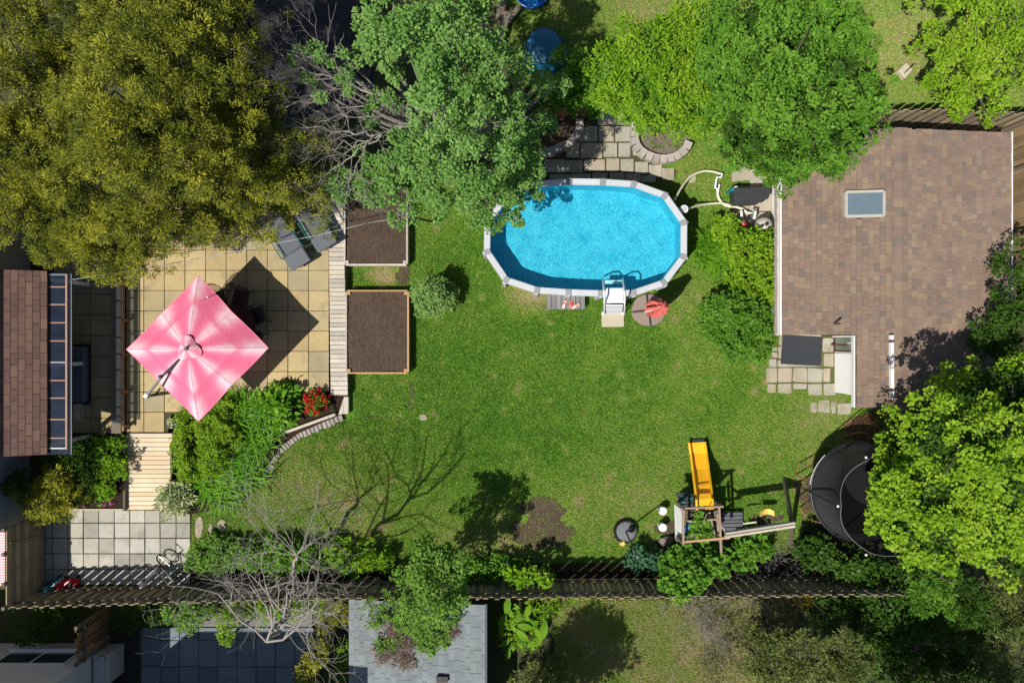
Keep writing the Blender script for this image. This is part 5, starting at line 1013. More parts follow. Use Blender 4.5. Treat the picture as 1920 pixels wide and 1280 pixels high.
# pink striped cloth in the yard at far left
n = N('pink_striped_cloth'); g1 = n.math('FRACT', n.math('MULTIPLY', n.n('ShaderNodeSeparateXYZ', {0: n.pos()}).outputs[1], 13.)); m_stripe = n.fin(n.mix(n.math('GREATER_THAN', g1, .5), (.60, .30, .36), (.74, .66, .67)), .9, .1)
tc = thing('striped_table', 'pink and white striped cloth over a table beyond the board fence', 'table', G(50, 1030))
MB().prism(ccw([W(x, y, .75)[:2] for x, y in [(-70, 968), (9, 968), (9, 1098), (-70, 1098)]]), .72, .75).build('tablecloth', m_stripe, tc)
MB().prism(ccw([W(x, y, .7)[:2] for x, y in [(-60, 975), (5, 975), (5, 1092), (-60, 1092)]]), .66, .715).build('tabletop', m_board, tc)
for x, y in ((-50, 980), (0, 980), (-50, 1085), (0, 1085)): p = W(x, y, .7); MB().bar((p.x, p.y, 0), (p.x, p.y, .68), .06).build('leg', m_board, tc)
# things in the yard above
tp2 = thing('covered_fire_pit', 'round object under a dark blue tarp in the shaded yard above', 'tarp', G(1010, 140)); c = W(1020, 85, .75); vs = [(c.x, c.y, .84)]; fs = []; K = 36
for i, (r, z) in enumerate(((.30, .82), (.50, .74), (.56, .4), (.62, .02))):
    for k in range(K): a = 2 * math.pi * k / K; q = r * (1 + (.07 + .05 * i) * math.sin(11 * a) * (i > 1) * .5 + .25 * (i == 3) * max(0, math.cos(a - .6))); vs.append((c.x + q * math.cos(a), c.y + q * math.sin(a), z))
for k in range(K): fs.append((0, 1 + k, 1 + (k + 1) % K))
for i in range(3):
    for k in range(K): fs.append((1 + i * K + k, 1 + (i + 1) * K + k, 1 + (i + 1) * K + (k + 1) % K, 1 + i * K + (k + 1) % K))
MB().add(vs, fs).build('tarp', m_tarp, tp2, smooth=True)
MB().tube([(c.x + .515 * math.cos(t), c.y + .515 * math.sin(t), .72) for t in (2 * math.pi * k / 30 for k in range(30))], .012, 6, True).build('tie_rope', m_black, tp2)
wp = thing('wading_pool', 'blue plastic wading pool cut by the top edge', 'wading pool', G(995, 40)); c = W(997, -16, .3); MB().lathe((c.x, c.y, 0), [(.42, 0), (.46, .25), (.50, .28), (.47, .30), (.44, .26), (.40, .05), (.05, .04)], 32).build('basin', m_blue, wp)
cb = thing('concrete_block', 'pale concrete block with a small metal rack in the yard at top right', 'block', G(1690, 140)); MB().prism(ccw([W(x, y, .2)[:2] for x, y in [(1684, 132), (1700, 117), (1712, 131), (1698, 147)]]), 0, .2).build('block', m_pad, cb, bevel=.015)
for k in range(4): MB().tube([W(1696 + k * 4, 138 - k * 4, .2), W(1699 + k * 4, 134 - k * 4, .34), W(1703 + k * 4, 131 - k * 4, .2)], .012, 5).build('rack_bar', m_black, cb)
ls = thing('lumber_stack', 'stack of grey boards leaning in the shaded yard left of the tarp', 'lumber', G(945, 90))
for k, (x, y, a) in enumerate(((936, 20, 1.55), (942, 30, 1.45), (950, 42, 1.1), (955, 36, .9), (946, 50, 1.3))): MB().box(W(x, y, .1 + .05 * k), (.9, .16, .04), a).build('board', m_rail, ls)

# ================================================================== TREES
def cedar(label, base, lobes, **kw):
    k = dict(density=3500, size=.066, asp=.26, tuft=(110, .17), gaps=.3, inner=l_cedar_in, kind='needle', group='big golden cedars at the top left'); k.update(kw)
    return tree('cedar_tree', label, 'tree', base, lobes, l_cedar, trunk_r=.2, **k)
cedar('golden cedar filling the top left corner, darker and cut by the left edge', (240, 380), [(20, 60, 5, 85), (105, 70, 3.6, 70), (110, 150, 3.6, 75), (10, 180, 5, 95), (40, 290, 4.6, 95), (0, 380, 4, 80), (70, 370, 4, 75)])
cedar('broad golden cedar in the middle of the top left group, tallest one', (400, 330), [(230, 30, 6, 105), (230, 45, 4, 95), (330, 60, 4.6, 95), (330, 130, 6.8, 135), (230, 180, 6.2, 110), (250, 270, 6.6, 120), (340, 280, 6.4, 120), (190, 350, 5, 95), (300, 380, 5, 90), (150, 250, 5, 70)])
cedar('golden cedar whose lower boughs overhang the tan patio', (420, 420), [(125, 430, 3.6, 70), (200, 455, 3.6, 75), (230, 480, 3.2, 45), (290, 440, 3.8, 70), (350, 415, 4, 70), (400, 425, 3.4, 45), (170, 400, 4, 70), (95, 465, 3, 35)])
cedar('golden cedar beside the loungers and the bare branches', (560, 360), [(440, 190, 5, 95), (470, 290, 5, 100), (440, 370, 4.3, 80), (540, 310, 4.3, 75), (560, 370, 3.6, 62), (500, 400, 3.4, 55), (590, 340, 3.4, 42), (405, 110, 5, 85), (420, 20, 4.5, 90)])
ml = [(740, 30, 5.6, 75), (830, 20, 5.6, 85), (910, 50, 5.2, 65), (770, 110, 6, 75), (860, 120, 6.2, 85), (940, 130, 5.2, 60), (830, 200, 6.2, 85), (910, 215, 5.8, 80), (975, 215, 4.8, 50), (1005, 245, 3.6, 30), (870, 290, 5.6, 85), (800, 285, 5, 60), (950, 300, 3.8, 62), (760, 330, 4.4, 55), (850, 355, 4.4, 60), (920, 365, 3.4, 52), (700, 330, 4, 45), (800, 375, 3.8, 42), (985, 318, 3.2, 36), (925, 400, 3.0, 30), (960, 385, 3.0, 24), (1000, 362, 2.8, 16), (970, 410, 3.2, 12), (890, 395, 3.6, 30), (1020, 160, 4, 24), (1045, 165, 3.8, 16), (745, 400, 3.4, 14), (745, 415, 3.2, 10), (640, 360, 3.8, 16), (710, 350, 4, 30), (680, 80, 5, 16), (690, 60, 5, 18),
      (555, 105, 5.2, 16), (590, 100, 5.2, 18), (618, 105, 5.2, 20), (650, 115, 5.2, 20), (575, 145, 5.1, 14), (600, 170, 5, 16), (650, 160, 5.1, 18), (690, 95, 5.2, 22), (640, 335, 4, 20), (610, 340, 4, 16), (700, 215, 4.8, 18), (720, 180, 5, 22)]
mt2 = tree('silver_maple', 'grey-green tree with bare grey limbs reaching left over the cedars', 'tree', (872, 320), ml, l_maple, bark=m_bark_g, trunk_r=.2, density=1500, size=.07, asp=.7, tuft=(70, .17), gaps=.26)
seg = []
LIMBS = [([(850, 240, 4.2), (770, 190, 4.7), (690, 172, 5), (610, 142, 5.2), (550, 128, 5.3), (505, 80, 5.5)], .075), ([(850, 240, 4.2), (760, 236, 4.5), (700, 252, 4.6), (640, 243, 4.7), (560, 236, 4.8), (512, 215, 4.9)], .07), ([(770, 236, 4.5), (700, 262, 4.6), (650, 300, 4.5), (610, 330, 4.4), (585, 345, 4.3)], .05),
         ([(760, 190, 4.7), (680, 205, 4.7), (600, 190, 4.8), (520, 200, 4.9)], .04), ([(720, 250, 4.5), (660, 270, 4.5), (600, 275, 4.5), (530, 270, 4.6)], .035), ([(690, 172, 5), (600, 100, 5.3), (520, 130, 5.3)], .03), ([(690, 262, 4.6), (660, 330, 4.4), (655, 365, 4.2)], .03), ([(750, 240, 4.5), (690, 225, 4.7), (640, 215, 4.7), (570, 260, 4.7)], .03), ([(700, 255, 4.5), (640, 290, 4.4), (560, 300, 4.4)], .03)]
for P, r in LIMBS:
    r *= .48; Q = path_segs(seg, [W(*p) for p in P], r, .008, .05, 4)
    for i in range(3, len(Q), 2):
        d = (Q[i] - Q[i - 1]).normalized()
        for s in (-1, 1):
            if rnd.random() < .6: a = rnd.uniform(.4, 1.0) * s; nd = Matrix.Rotation(a, 3, 'Z') @ d; grow(seg, Q[i], nd, rnd.uniform(.5, .95), max(.006, r * .3), 2, .55, .1, 3, 2)
seg_mesh('bare_limb', seg, m_bark_l, mt2, 4)['label'] = 'bare grey limbs and twigs'
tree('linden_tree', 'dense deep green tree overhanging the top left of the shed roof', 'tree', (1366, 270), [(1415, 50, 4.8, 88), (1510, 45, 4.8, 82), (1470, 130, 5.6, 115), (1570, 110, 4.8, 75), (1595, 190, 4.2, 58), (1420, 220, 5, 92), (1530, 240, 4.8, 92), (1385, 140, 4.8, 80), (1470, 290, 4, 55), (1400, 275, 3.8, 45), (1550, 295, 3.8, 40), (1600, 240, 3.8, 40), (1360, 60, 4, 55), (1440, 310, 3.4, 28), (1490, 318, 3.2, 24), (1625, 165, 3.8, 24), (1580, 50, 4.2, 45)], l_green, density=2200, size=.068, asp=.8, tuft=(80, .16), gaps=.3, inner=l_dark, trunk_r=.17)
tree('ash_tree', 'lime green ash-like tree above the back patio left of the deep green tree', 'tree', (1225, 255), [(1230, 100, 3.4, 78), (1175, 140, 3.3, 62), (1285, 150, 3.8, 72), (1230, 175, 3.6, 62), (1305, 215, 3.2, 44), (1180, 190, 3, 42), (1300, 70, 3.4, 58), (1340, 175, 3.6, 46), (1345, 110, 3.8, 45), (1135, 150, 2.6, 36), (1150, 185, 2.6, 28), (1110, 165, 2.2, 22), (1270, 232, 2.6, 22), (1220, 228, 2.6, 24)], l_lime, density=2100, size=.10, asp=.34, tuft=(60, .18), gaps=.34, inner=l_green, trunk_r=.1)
tree('small_maple', 'small dark green tree by the tarp above the back patio fence', 'tree', (1075, 205), [(1075, 130, 2.4, 34), (1100, 165, 2.2, 40), (1070, 185, 1.9, 36), (1045, 165, 2, 28), (1110, 195, 1.6, 28), (1040, 190, 1.6, 22)], l_green, density=1500, size=.08, asp=.7, tuft=(60, .17), trunk_r=.06)
tree('young_elm', 'yellow-green tree at the top right corner above the fence', 'tree', (1770, 180), [(1800, 40, 2.8, 75), (1880, 40, 3, 75), (1820, 110, 2.8, 70), (1895, 120, 2.8, 62), (1780, 150, 2.4, 48), (1840, 185, 2.2, 40), (1800, 200, 1.9, 30), (1860, 215, 1.8, 24), (1760, 80, 2.2, 40)], l_lime2, density=1000, size=.075, asp=.7, tuft=(70, .18), trunk_r=.07)
tree('evergreen_tree', 'dark green tree at the right edge touching the shed roof', 'tree', (1780, 600), [(1910, 490, 2.9, 34), (1900, 560, 3.0, 42), (1880, 620, 2.9, 44), (1905, 650, 3, 56), (1855, 635, 2.8, 26), (1915, 590, 3.2, 40)], l_dark, density=1500, size=.08, asp=.5, tuft=(70, .18), trunk_r=.1)
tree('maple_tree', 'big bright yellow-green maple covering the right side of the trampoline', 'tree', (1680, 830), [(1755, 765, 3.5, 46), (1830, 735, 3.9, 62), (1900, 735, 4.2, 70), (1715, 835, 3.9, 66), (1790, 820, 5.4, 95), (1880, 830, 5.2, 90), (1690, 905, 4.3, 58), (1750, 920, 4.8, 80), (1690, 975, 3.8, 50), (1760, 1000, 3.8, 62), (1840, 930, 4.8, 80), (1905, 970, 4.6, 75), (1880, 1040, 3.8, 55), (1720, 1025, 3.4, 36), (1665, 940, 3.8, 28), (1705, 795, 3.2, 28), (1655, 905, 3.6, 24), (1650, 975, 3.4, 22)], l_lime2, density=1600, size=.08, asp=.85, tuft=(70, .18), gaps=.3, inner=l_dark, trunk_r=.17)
# bare tree by the fence
bt = thing('bare_tree', 'leafless gnarled tree with pale twigs by the bottom fence', 'tree', G(572, 1120)); seg = []
b0 = G(572, 1120); kn = W(553, 1082, 1.2); kp = W(556, 1040, 2.2)
path_segs(seg, [b0, W(566, 1112, .5), kn], .09, .08, .02); path_segs(seg, [kn, W(551, 1060, 1.8), kp], .07, .045, .03)
for a, L, z in ((2.9, 1.6, .15), (2.4, 1.7, .3), (1.9, 1.6, .35), (1.5, 1.6, .45), (1.1, 1.5, .4), (.6, 1.5, .3), (.1, 1.4, .2), (3.4, 1.5, .15), (-.3, 1.1, .15)): grow(seg, kp, (math.cos(a), math.sin(a), z * .6), L * 1.05, .015, 2, .6, .08, 5, 2)
for a, L in ((3.0, 1.8), (.2, 1.5), (3.5, 1.4), (-.5, 1.3)): grow(seg, kn + Vector((0, 0, .3)), (math.cos(a), math.sin(a), .2), L * .9, .013, 2, .6, .08, 4, 1)
l2 = path_segs(seg, [kn, G(582, 1100, 2.2), G(594, 1086, 3.4), G(610, 1068, 4.9)], .07, .048, .06, 4)
for q, a, L in ((4, 2.2, 1.2), (5, .2, 1.2), (6, 1.2, 1.3), (8, .4, 1.3), (9, 1.8, 1.3), (11, 1.0, 1.4), (12, 2.2, 1.3), (12, .5, 1.5), (12, 1.4, 1.5)): grow(seg, l2[q], (math.cos(a), math.sin(a), .35), L * 1.25, .034, 3, .6, .12, 4, 1)
seg_mesh('branch', seg, m_bark_l, bt, 4)
tree('apple_tree', 'leafy green tree rising over the fence onto the grey shed roof', 'tree', (812, 1076), [(800, 1060, 2.8, 46), (840, 1075, 2.9, 42), (780, 1100, 2.6, 40), (825, 1110, 3.2, 48), (790, 1140, 2.4, 36), (850, 1115, 2.4, 28), (815, 1035, 2.6, 28)], l_shrub, density=1700, size=.07, asp=.7, tuft=(60, .16), trunk_r=.07)
vn = thing('roof_vine', 'green vine with dry brown patches creeping over the grey shed roof', 'vine', W(780, 1180, 1.3))
crown('foliage', [(700, 1150, 1.6, 24, .3), (745, 1140, 1.6, 30, .35), (790, 1160, 1.6, 38, .35), (805, 1190, 1.5, 28, .35), (800, 1212, 1.5, 16, .35), (840, 1160, 1.65, 22, .35), (830, 1195, 1.55, 14, .35), (765, 1165, 1.5, 24, .3), (715, 1210, 1.4, 12, .2), (740, 1207, 1.4, 12, .2)], vn, l_shrub, density=1900, size=.06, asp=.7, clr=.08, cl=18, zmin=1.0)
crown('dry_stem', [(725, 1170, 1.45, 24, .15), (735, 1190, 1.4, 22, .1), (760, 1200, 1.42, 18, .1), (745, 1230, 1.4, 18, .1), (720, 1225, 1.38, 16, .1), (845, 1178, 1.55, 12, .1), (825, 1200, 1.5, 10, .1), (765, 1240, 1.4, 12, .1)], vn, l_vine, density=2200, size=.10, asp=.16, clr=.1, cl=16, zmin=1.0)
# ================================================================== SHRUBS AND PLANTS
shrub('round_shrub', 'round pale green shrub in the lawn beside the lower raised bed', [(812, 553, .75, 34), (800, 570, .5, 26), (830, 560, .6, 24), (812, 545, 1.0, 22), (790, 548, .5, 20), (815, 575, .5, 20), (838, 545, .5, 16)], leafmat('pale_green_leaves', [(.12, .23, .05), (.21, .36, .09), (.31, .46, .15)], .3), density=3600, size=.07, asp=.6, clr=.09, cl=22)
shrub('lime_shrub', 'lime green shrub against the white wall of the brown shed', [(1400, 480, .9, 40), (1435, 470, .9, 34), (1430, 520, .9, 42), (1395, 515, .7, 30), (1440, 550, .8, 22), (1385, 450, .6, 28), (1365, 430, .5, 26), (1450, 500, .9, 22)], l_lime2, density=2600, size=.085, asp=.7, clr=.11, cl=24)
shrub('mock_orange', 'round deep green shrub below the lime shrub by the shed corner', [(1385, 600, .9, 52), (1350, 590, .7, 36), (1420, 610, .8, 36), (1380, 640, .6, 34), (1400, 578, .9, 28), (1338, 610, .5, 30), (1420, 650, .4, 22), (1380, 655, .4, 26), (1360, 572, .7, 22)], l_green, density=2700, size=.075, asp=.6, clr=.10, cl=24)
lily('daylily', 'spiky daylily clump right of the pool next to the lime shrub', [(1340, 465, 38), (1350, 490, 26)], l_lily, n=340, w=.034)
shrub('spirea_mound', 'lime spirea mound between the wooden steps and the daylilies', [(365, 790, .5, 34), (400, 790, .5, 36), (420, 770, .5, 26), (360, 830, .5, 36), (400, 835, .5, 40), (430, 820, .45, 28), (360, 870, .4, 30), (395, 870, .4, 28), (345, 815, .4, 20), (350, 895, .3, 18), (420, 745, .4, 14)], l_lime2, density=3600, size=.055, asp=.6, clr=.07, cl=22)
lily('daylily', 'upper daylily clump spilling from under the pink umbrella', [(468, 775, 34), (490, 790, 34), (455, 760, 24), (485, 828, 26), (500, 765, 24)], l_lily, n=340, w=.036, z0=.2)
lily('daylily', 'lower daylily clump beside the variegated hosta', [(400, 905, 32), (440, 890, 30), (468, 880, 26), (390, 880, 22), (415, 925, 22), (445, 860, 20)], l_lily, n=340, w=.036, z0=.15)
shrub('hosta', 'broad-leaved green hosta beside the red azalea', [(528, 752, .45, 30, .6), (535, 775, .4, 22, .6), (515, 745, .45, 20, .6)], l_lily, cat='plant', density=900, size=.19, asp=.48, clr=.15, cl=14, stems=False)
shrub('variegated_hosta', 'round cream-variegated hosta at the foot of the wooden steps', [(329, 932, .35, 30, .6), (329, 930, .45, 20, .6)], l_varieg, cat='plant', density=2300, size=.13, asp=.26, clr=.12, cl=22, kind='needle', stems=False)
az = shrub('azalea', 'round bush of red blossoms at the end of the boardwalk', [(592, 752, .45, 20), (590, 760, .4, 16)], l_green, density=2600, size=.06, asp=.5, clr=.07, cl=18)
crown('blossom', [(592, 752, .5, 21), (588, 758, .48, 18)], az, l_red, density=2300, size=.055, asp=.9, clr=.05, cl=12)
shrub('perennial_plant', 'small magenta-flowered plant in the soil by the red azalea', [(573, 775, .2, 7), (620, 765, .2, 6)], leafmat('magenta_leaves', [(.12, .02, .06), (.05, .10, .03), (.2, .03, .1)], .2), cat='plant', density=2000, size=.06, clr=.05, cl=12, stems=False)
shrub('white_flower_plant', 'tiny white-flowered plant inside the curved paver edging', [(492, 862, .2, 4), (498, 848, .2, 4)], leafmat('white_petals', [(.7, .7, .65), (.2, .3, .1), (.75, .75, .7)], .2), cat='plant', density=2600, size=.05, clr=.04, cl=10, stems=False)
crn = dict(density=2600, size=.08, asp=.32, tuft=(70, .15), kind='needle')
shrub('juniper', 'golden-tipped juniper against the house left of the wooden steps', [(110, 900, 1.3, 34), (90, 930, 1.1, 36), (120, 940, .9, 28), (75, 950, .8, 26), (130, 910, 1, 26), (110, 955, .6, 20), (20, 915, 1.1, 16), (45, 935, .9, 16)], l_cedar, **crn)
shrub('boxwood', 'bright green shrub between the juniper and the wooden steps', [(205, 850, .7, 26), (210, 880, .6, 26), (200, 910, .5, 22), (190, 840, .6, 22), (215, 835, .5, 18), (175, 850, .5, 16), (190, 925, .3, 14)], l_lime, density=3200, size=.06, asp=.6, clr=.08, cl=22)
shrub('yew', 'dark shaded yew under the clear awning corner', [(140, 855, 1, 34), (165, 880, .8, 30), (150, 900, .7, 26), (110, 860, 1, 26), (60, 895, 1.0, 30), (165, 920, .4, 20)], l_dark, density=2300, size=.08, asp=.35, clr=.12, cl=22, kind='needle')
shrub('bedding_plant', 'little white and magenta bedding flowers at the edge of the slab patio', [(160, 947, .12, 4), (195, 943, .12, 5), (207, 940, .12, 4)], leafmat('bedding_petals', [(.75, .75, .72), (.5, .06, .2), (.3, .05, .2)], .2), cat='plant', density=2600, size=.05, clr=.04, cl=10, stems=False)
for i, (lab, L, m) in enumerate((('grey-green ground cover at the left end of the fence bed', [(385, 1030, .3, 26), (415, 1040, .3, 30), (440, 1035, .35, 26), (370, 1050, .25, 20), (400, 1060, .2, 22)], l_shrub), ('bright green ground cover under the bare tree', [(470, 1040, .35, 26), (505, 1038, .35, 28), (540, 1040, .35, 28), (575, 1042, .35, 26), (520, 1055, .3, 22)], l_lily), ('green ground cover between the bare tree and the apple tree', [(610, 1040, .35, 28), (645, 1042, .35, 28), (685, 1042, .35, 26), (720, 1045, .3, 22), (660, 1055, .25, 24)], l_lime))):
    shrub('ground_cover', lab, L, m, cat='ground cover', density=2400, size=.085, asp=.55, clr=.11, cl=22, stems=False)
shrub('ivy_patch', 'dark low ivy along the fence right of the apple tree', [(890, 1065, .3, 26), (930, 1068, .3, 28), (970, 1070, .3, 24), (1010, 1078, .3, 20)], l_green, cat='plant', density=1500, size=.08, asp=.8, clr=.12, cl=20, stems=False)
shrub('fence_vine', 'leafy vine over the fence top near the centre of the yard', [(985, 1082, 1.1, 14), (1020, 1085, 1.1, 12), (960, 1080, .8, 12)], l_lime, cat='vine', density=1500, size=.11, asp=.8, clr=.1, cl=14)
shrub('grape_vine', 'big-leaved maple sapling growing through the play tower', [(1310, 985, 1.3, 12), (1318, 972, 1.3, 9), (1300, 1000, 1.2, 11), (1322, 1000, 1.2, 9)], l_green, cat='sapling', density=1700, size=.11, asp=.95, clr=.14, cl=20)
shrub('maple_sapling', 'bushy big-leaved sapling below the play tower against the fence', [(1285, 1048, 1.0, 26), (1318, 1052, 1.0, 26), (1300, 1075, 1.2, 26), (1345, 1045, .8, 18), (1265, 1055, .8, 18), (1252, 1090, 1.2, 16), (1275, 1108, 1.3, 16), (1345, 1068, .9, 16)], l_green, cat='sapling', density=1500, size=.11, asp=.95, clr=.16, cl=26)
shrub('peony', 'blue-green leafy plants between the tyre base and the rocks', [(1205, 1040, .35, 20), (1230, 1050, .35, 18), (1190, 1052, .3, 16), (1240, 1040, .3, 14)], leafmat('blue_green_leaves', [(.03, .09, .05), (.06, .16, .08), (.12, .24, .13)], .25), cat='plant', density=1900, size=.11, asp=.5, clr=.1, cl=18, stems=False)
shrub('bush', 'green bush right of the slatted platform below the swing', [(1400, 1025, .6, 20), (1420, 1015, .5, 18), (1390, 1045, .6, 22), (1428, 1030, .5, 16)], l_green, density=1900, size=.10, asp=.8, clr=.11, cl=18)
shrub('bush', 'dark green bush below the trampoline', [(1530, 1030, .7, 26), (1560, 1045, .7, 28), (1590, 1055, .8, 30), (1620, 1065, .9, 28), (1510, 1050, .5, 20)], l_dark, density=1300, size=.10, asp=.8, clr=.13, cl=18)
bw2 = thing('brush_pile', 'heap of grey-brown brush between the bush and the fence', 'brush', G(1440, 1055)); seg = []
for _ in range(70): p = G(rnd.uniform(1395, 1500), rnd.uniform(1035, 1075), rnd.uniform(.02, .3)); a = rnd.uniform(0, 6.3); grow(seg, p, (math.cos(a), math.sin(a), .2), rnd.uniform(.4, .9), .01, 1, .6, .1, 3, 1)
seg_mesh('twig', seg, m_bark_g, bw2, 3)['kind'] = 'stuff'
tw2 = thing('dry_shrub', 'leafless grey-brown shrub on the edge of the sod below the fence', 'shrub', G(1310, 1150)); seg = []
for _ in range(46): p = G(1310 + rnd.gauss(0, 22), 1150 + rnd.gauss(0, 22), 0); a = rnd.uniform(0, 6.3); grow(seg, p, (math.cos(a) * .6, math.sin(a) * .6, .8), rnd.uniform(.5, 1.0), .012, 2, .6, .1, 3, 2)
seg_mesh('twig', seg, m_bark_l, tw2, 3)['kind'] = 'stuff'
for i, (px, py) in enumerate(((1498, 1124), (1519, 1123))): lily('grass_tuft', ('golden ornamental grass tuft behind the fence, left one', 'golden ornamental grass tuft behind the fence, right one')[i], [(px, py, 9)], l_yell, n=1400, Lr=(.15, .25), w=.025, z0=.1)
# rhubarb-like big leaves by the grey shed
rb = thing('big_leaf_plant', 'plant with big lime ribbed leaves right of the grey shed', 'plant', G(960, 1170))
for (x, y, L, a, z) in [(951, 1135, 30, 1.4, .9), (943, 1165, 30, 1.25, .8), (972, 1155, 24, 1.6, .8), (990, 1145, 26, 1.2, .8), (985, 1175, 30, -.2, .9), (1000, 1168, 22, .3, .8), (1020, 1180, 34, 1.4, .9), (980, 1192, 30, -.8, .85), (997, 1205, 22, .8, .6), (948, 1205, 20, .6, .7), (1005, 1212, 22, .5, .6), (952, 1225, 24, 1.4, .6), (965, 1180, 18, 2.4, .6), (1012, 1200, 20, 1.2, .6), (970, 1140, 20, 2.2, .7), (992, 1128, 18, .3, .6), (958, 1150, 22, 1.9, .7), (965, 1165, 24, .9, .75), (1010, 1190, 26, 2.0, .7), (975, 1208, 22, -1.2, .6), (940, 1185, 22, 1.7, .6), (1025, 1160, 20, .9, .6), (960, 1215, 20, .2, .5), (988, 1160, 20, 2.4, .8)]:
    c = W(x, y, z * .8); l = L / S; K = 8; vs = []; fs = []; d = Vector((math.cos(a), math.sin(a), 0)); s = Vector((-d.y, d.x, 0))
    for i in range(K + 1):
        u = i / K; w = .21 * l * math.sin(math.pi * min(1, u * .93 + .05)) ** .8 * (1 + .12 * (i % 2)); p = c + d * l * (u - .5) + Vector((0, 0, -.25 * l * (u - .4) ** 2)); vs += [p - s * w + Vector((0, 0, .1 * w)), p, p + s * w + Vector((0, 0, .1 * w))]
    for i in range(K): fs += [(3 * i, 3 * i + 1, 3 * i + 4, 3 * i + 3), (3 * i + 1, 3 * i + 2, 3 * i + 5, 3 * i + 4)]
    MB().add(vs, fs).build('leaf', l_lime, rb, smooth=True); MB().tube([c - d * l * .45, Vector((c.x - d.x * l * .6, c.y - d.y * l * .6, 0))], .012, 5).build('stalk', l_lime, rb)
shrub('fern', 'lime fern and weeds around the big ribbed leaves beside the fence', [(960, 1160, .4, 30), (1000, 1150, .35, 28), (1030, 1135, .3, 20), (985, 1190, .35, 26), (1015, 1130, .3, 22), (955, 1195, .3, 20), (1060, 1125, .2, 14)], l_lime, cat='plant', density=700, size=.09, asp=.35, clr=.14, cl=18, stems=False)
shrub('juniper', 'olive juniper cut by the bottom edge right of the grey shed', [(1005, 1262, .7, 28), (1035, 1255, .7, 26), (1050, 1275, .7, 22), (980, 1275, .6, 22)], l_pine, **crn)
shrub('cedar_shrub', 'narrow dark cedar between the slate patio and the grey shed', [(590, 1230, 1.4, 16), (575, 1255, 1.4, 18), (600, 1200, 1.2, 15), (612, 1175, 1, 14), (580, 1280, 1.2, 22), (640, 1150, .8, 16), (620, 1160, .7, 14)], l_cedar, **crn)
shrub('privet', 'green shrub by the gravel strip left of the bare tree', [(355, 1145, .7, 28), (385, 1140, .7, 24), (330, 1148, .6, 20), (360, 1165, .5, 22)], l_shrub, density=2200, size=.07, asp=.6, clr=.1, cl=20)
shrub('privet', 'lime shrub spilling over the gravel strip under the bare tree', [(430, 1160, .7, 24), (445, 1140, .6, 22), (428, 1190, .9, 16), (500, 1140, .5, 22), (525, 1145, .5, 20), (470, 1135, .4, 20), (555, 1140, .5, 20), (585, 1135, .5, 18)], l_lime2, density=2000, size=.07, asp=.5, clr=.1, cl=20)
shrub('privet', 'small green shrub against the left wall of the grey shed', [(640, 1215, .6, 14), (642, 1240, .6, 13), (635, 1262, .5, 12)], l_lime, density=2400, size=.07, asp=.5, clr=.08, cl=18)
shrub('hedge', 'dark shaded shrub in the corner below the red-brown fence', [(235, 1160, .4, 24), (270, 1150, .4, 24), (300, 1152, .4, 20), (60, 1165, .5, 40), (110, 1170, .5, 34)], l_dark, density=1500, size=.08, asp=.5, clr=.12, cl=20, stems=False)
# conifers of the lower right corner
pn = dict(density=2200, size=.10, asp=.25, tuft=(70, .17), kind='needle')
for lab, base, L, m in (('olive pine at the bottom edge, left of three', (1395, 1210), [(1440, 1230, 1.8, 34), (1430, 1260, 1.6, 34), (1460, 1260, 1.6, 28), (1445, 1195, 1.8, 20), (1470, 1215, 1.6, 20), (1420, 1190, 1.4, 16)], l_pine), ('olive pine at the bottom edge, middle of three', (1450, 1220), [(1500, 1240, 1.9, 32), (1520, 1265, 1.8, 34), (1510, 1205, 1.9, 18), (1535, 1235, 1.7, 22), (1490, 1275, 1.6, 24)], l_pine), ('olive pine at the bottom edge, right of three', (1520, 1220), [(1580, 1225, 2, 28), (1600, 1250, 2, 34), (1575, 1262, 1.9, 28), (1585, 1200, 2, 16), (1615, 1230, 1.8, 20)], l_pine),
                        ('dark spruce in the lower right beside the maple', (1660, 1040), [(1760, 1080, 2.6, 34), (1740, 1110, 2.2, 34), (1775, 1120, 2.2, 28), (1770, 1060, 3, 18)], l_green), ('spruce below the maple in the lower right', (1690, 1070), [(1815, 1120, 2.6, 34), (1830, 1150, 2.4, 30), (1810, 1095, 3, 18), (1800, 1150, 2.0, 26)], l_dark), ('tall spruce at the right edge under the maple', (1740, 1050), [(1905, 1100, 3, 40), (1890, 1140, 2.6, 40), (1910, 1070, 3.4, 24), (1915, 1170, 2.4, 30)], l_pine), ('spruce in the bottom right corner', (1740, 1180), [(1890, 1240, 2.4, 40), (1910, 1270, 2.2, 40), (1880, 1210, 2.7, 20)], l_pine), ('shaded spruce at the bottom edge near the corner', (1660, 1190), [(1780, 1250, 1.8, 36), (1740, 1270, 1.6, 36), (1800, 1220, 1.8, 26), (1760, 1215, 1.5, 28)], l_dark)):
    tree('conifer', lab, 'tree', base, L, m, group='conifers of the lower right corner', trunk_r=.06, **pn)
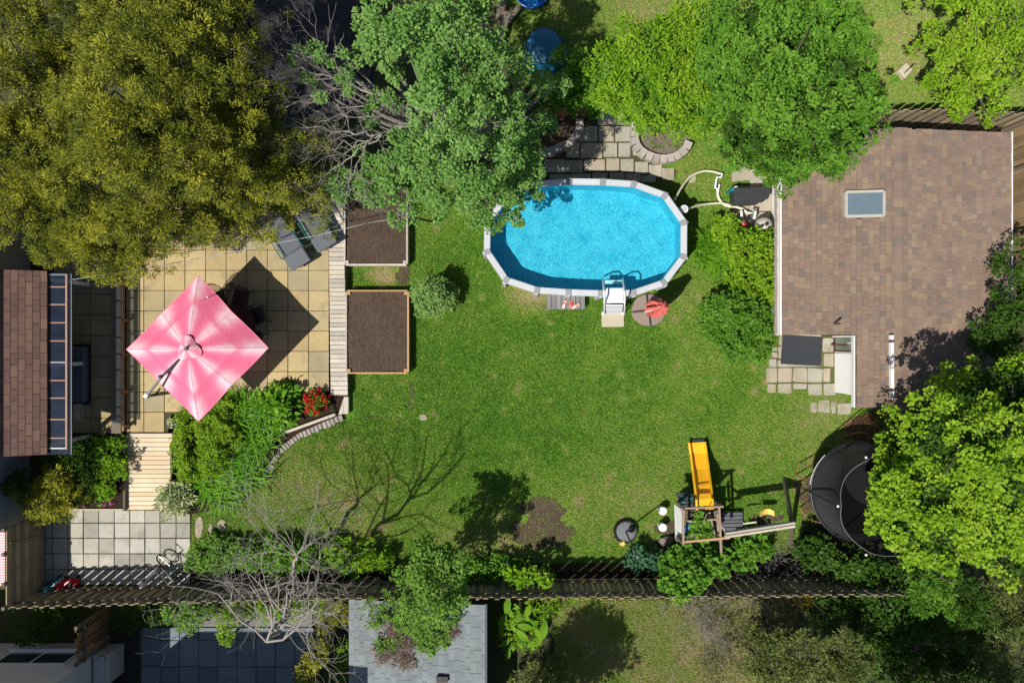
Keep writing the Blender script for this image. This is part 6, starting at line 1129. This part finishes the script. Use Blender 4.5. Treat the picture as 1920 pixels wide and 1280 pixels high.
shrub('weed_patch', 'tangled dry weeds between the sod and the olive pines', [(1350, 1190, .3, 30), (1375, 1230, .3, 34), (1340, 1255, .3, 30), (1400, 1160, .3, 24), (1390, 1135, .3, 20), (1440, 1130, .3, 22), (1480, 1140, .3, 22)], leafmat('dry_weeds', [(.10, .08, .04), (.12, .15, .04), (.24, .20, .10), (.18, .22, .06)], .2), cat='plant', density=1100, size=.10, asp=.2, clr=.16, cl=16, kind='needle', stems=False)
shrub('weed_patch', 'sparse green weeds on the soil inside the U-shaped block wall', [(1235, 262, .2, 16, .4), (1262, 255, .2, 18, .4), (1280, 268, .2, 14, .4)], l_shrub, cat='plant', density=520, size=.06, asp=.4, clr=.12, cl=10, stems=False)
shrub('thicket', 'dark tangled thicket between the trampoline and the conifers', [(1640, 1090, .8, 36), (1690, 1100, .9, 40), (1650, 1140, .7, 40), (1700, 1150, .8, 40), (1600, 1130, .5, 34), (1560, 1150, .5, 30), (1690, 1200, .8, 40), (1640, 1190, .6, 36), (1720, 1070, 1.2, 30), (1650, 1240, .6, 36), (1700, 1255, .6, 36), (1830, 1200, .6, 40), (1850, 1260, .6, 36), (1560, 1110, .4, 24), (1760, 1165, .7, 36)], l_dark, density=1100, size=.10, asp=.6, clr=.16, cl=20)
# tall trees rooted just below the bottom edge: their shade lies on the sod and the conifers
tree('cedar_tree', 'dark round tree rooted beyond the bottom edge shading the sod', 'tree', (985, 1335), [(985, 1440, 3.3, 66), (965, 1475, 4.2, 58), (1005, 1470, 3.8, 60)], l_dark, density=1200, size=.14, asp=.5, clr=.2, cl=22, trunk_r=.12)
for i, (gx, lab) in enumerate(((1500, 'tall dark cedar beyond the bottom edge below the thicket'), (1610, 'tall dark cedar beyond the bottom edge near the right corner'))):
    tree('cedar_tree', lab, 'tree', (gx, 1350), [(960 + (gx - 960) * k, 640 + 710 * k, z, r) for z, r in ((6.6, 85), (7.6, 95), (8.6, 85)) for k in (H / (H - z),)], l_dark, density=900, size=.16, asp=.4, clr=.24, cl=22, trunk_r=.14)
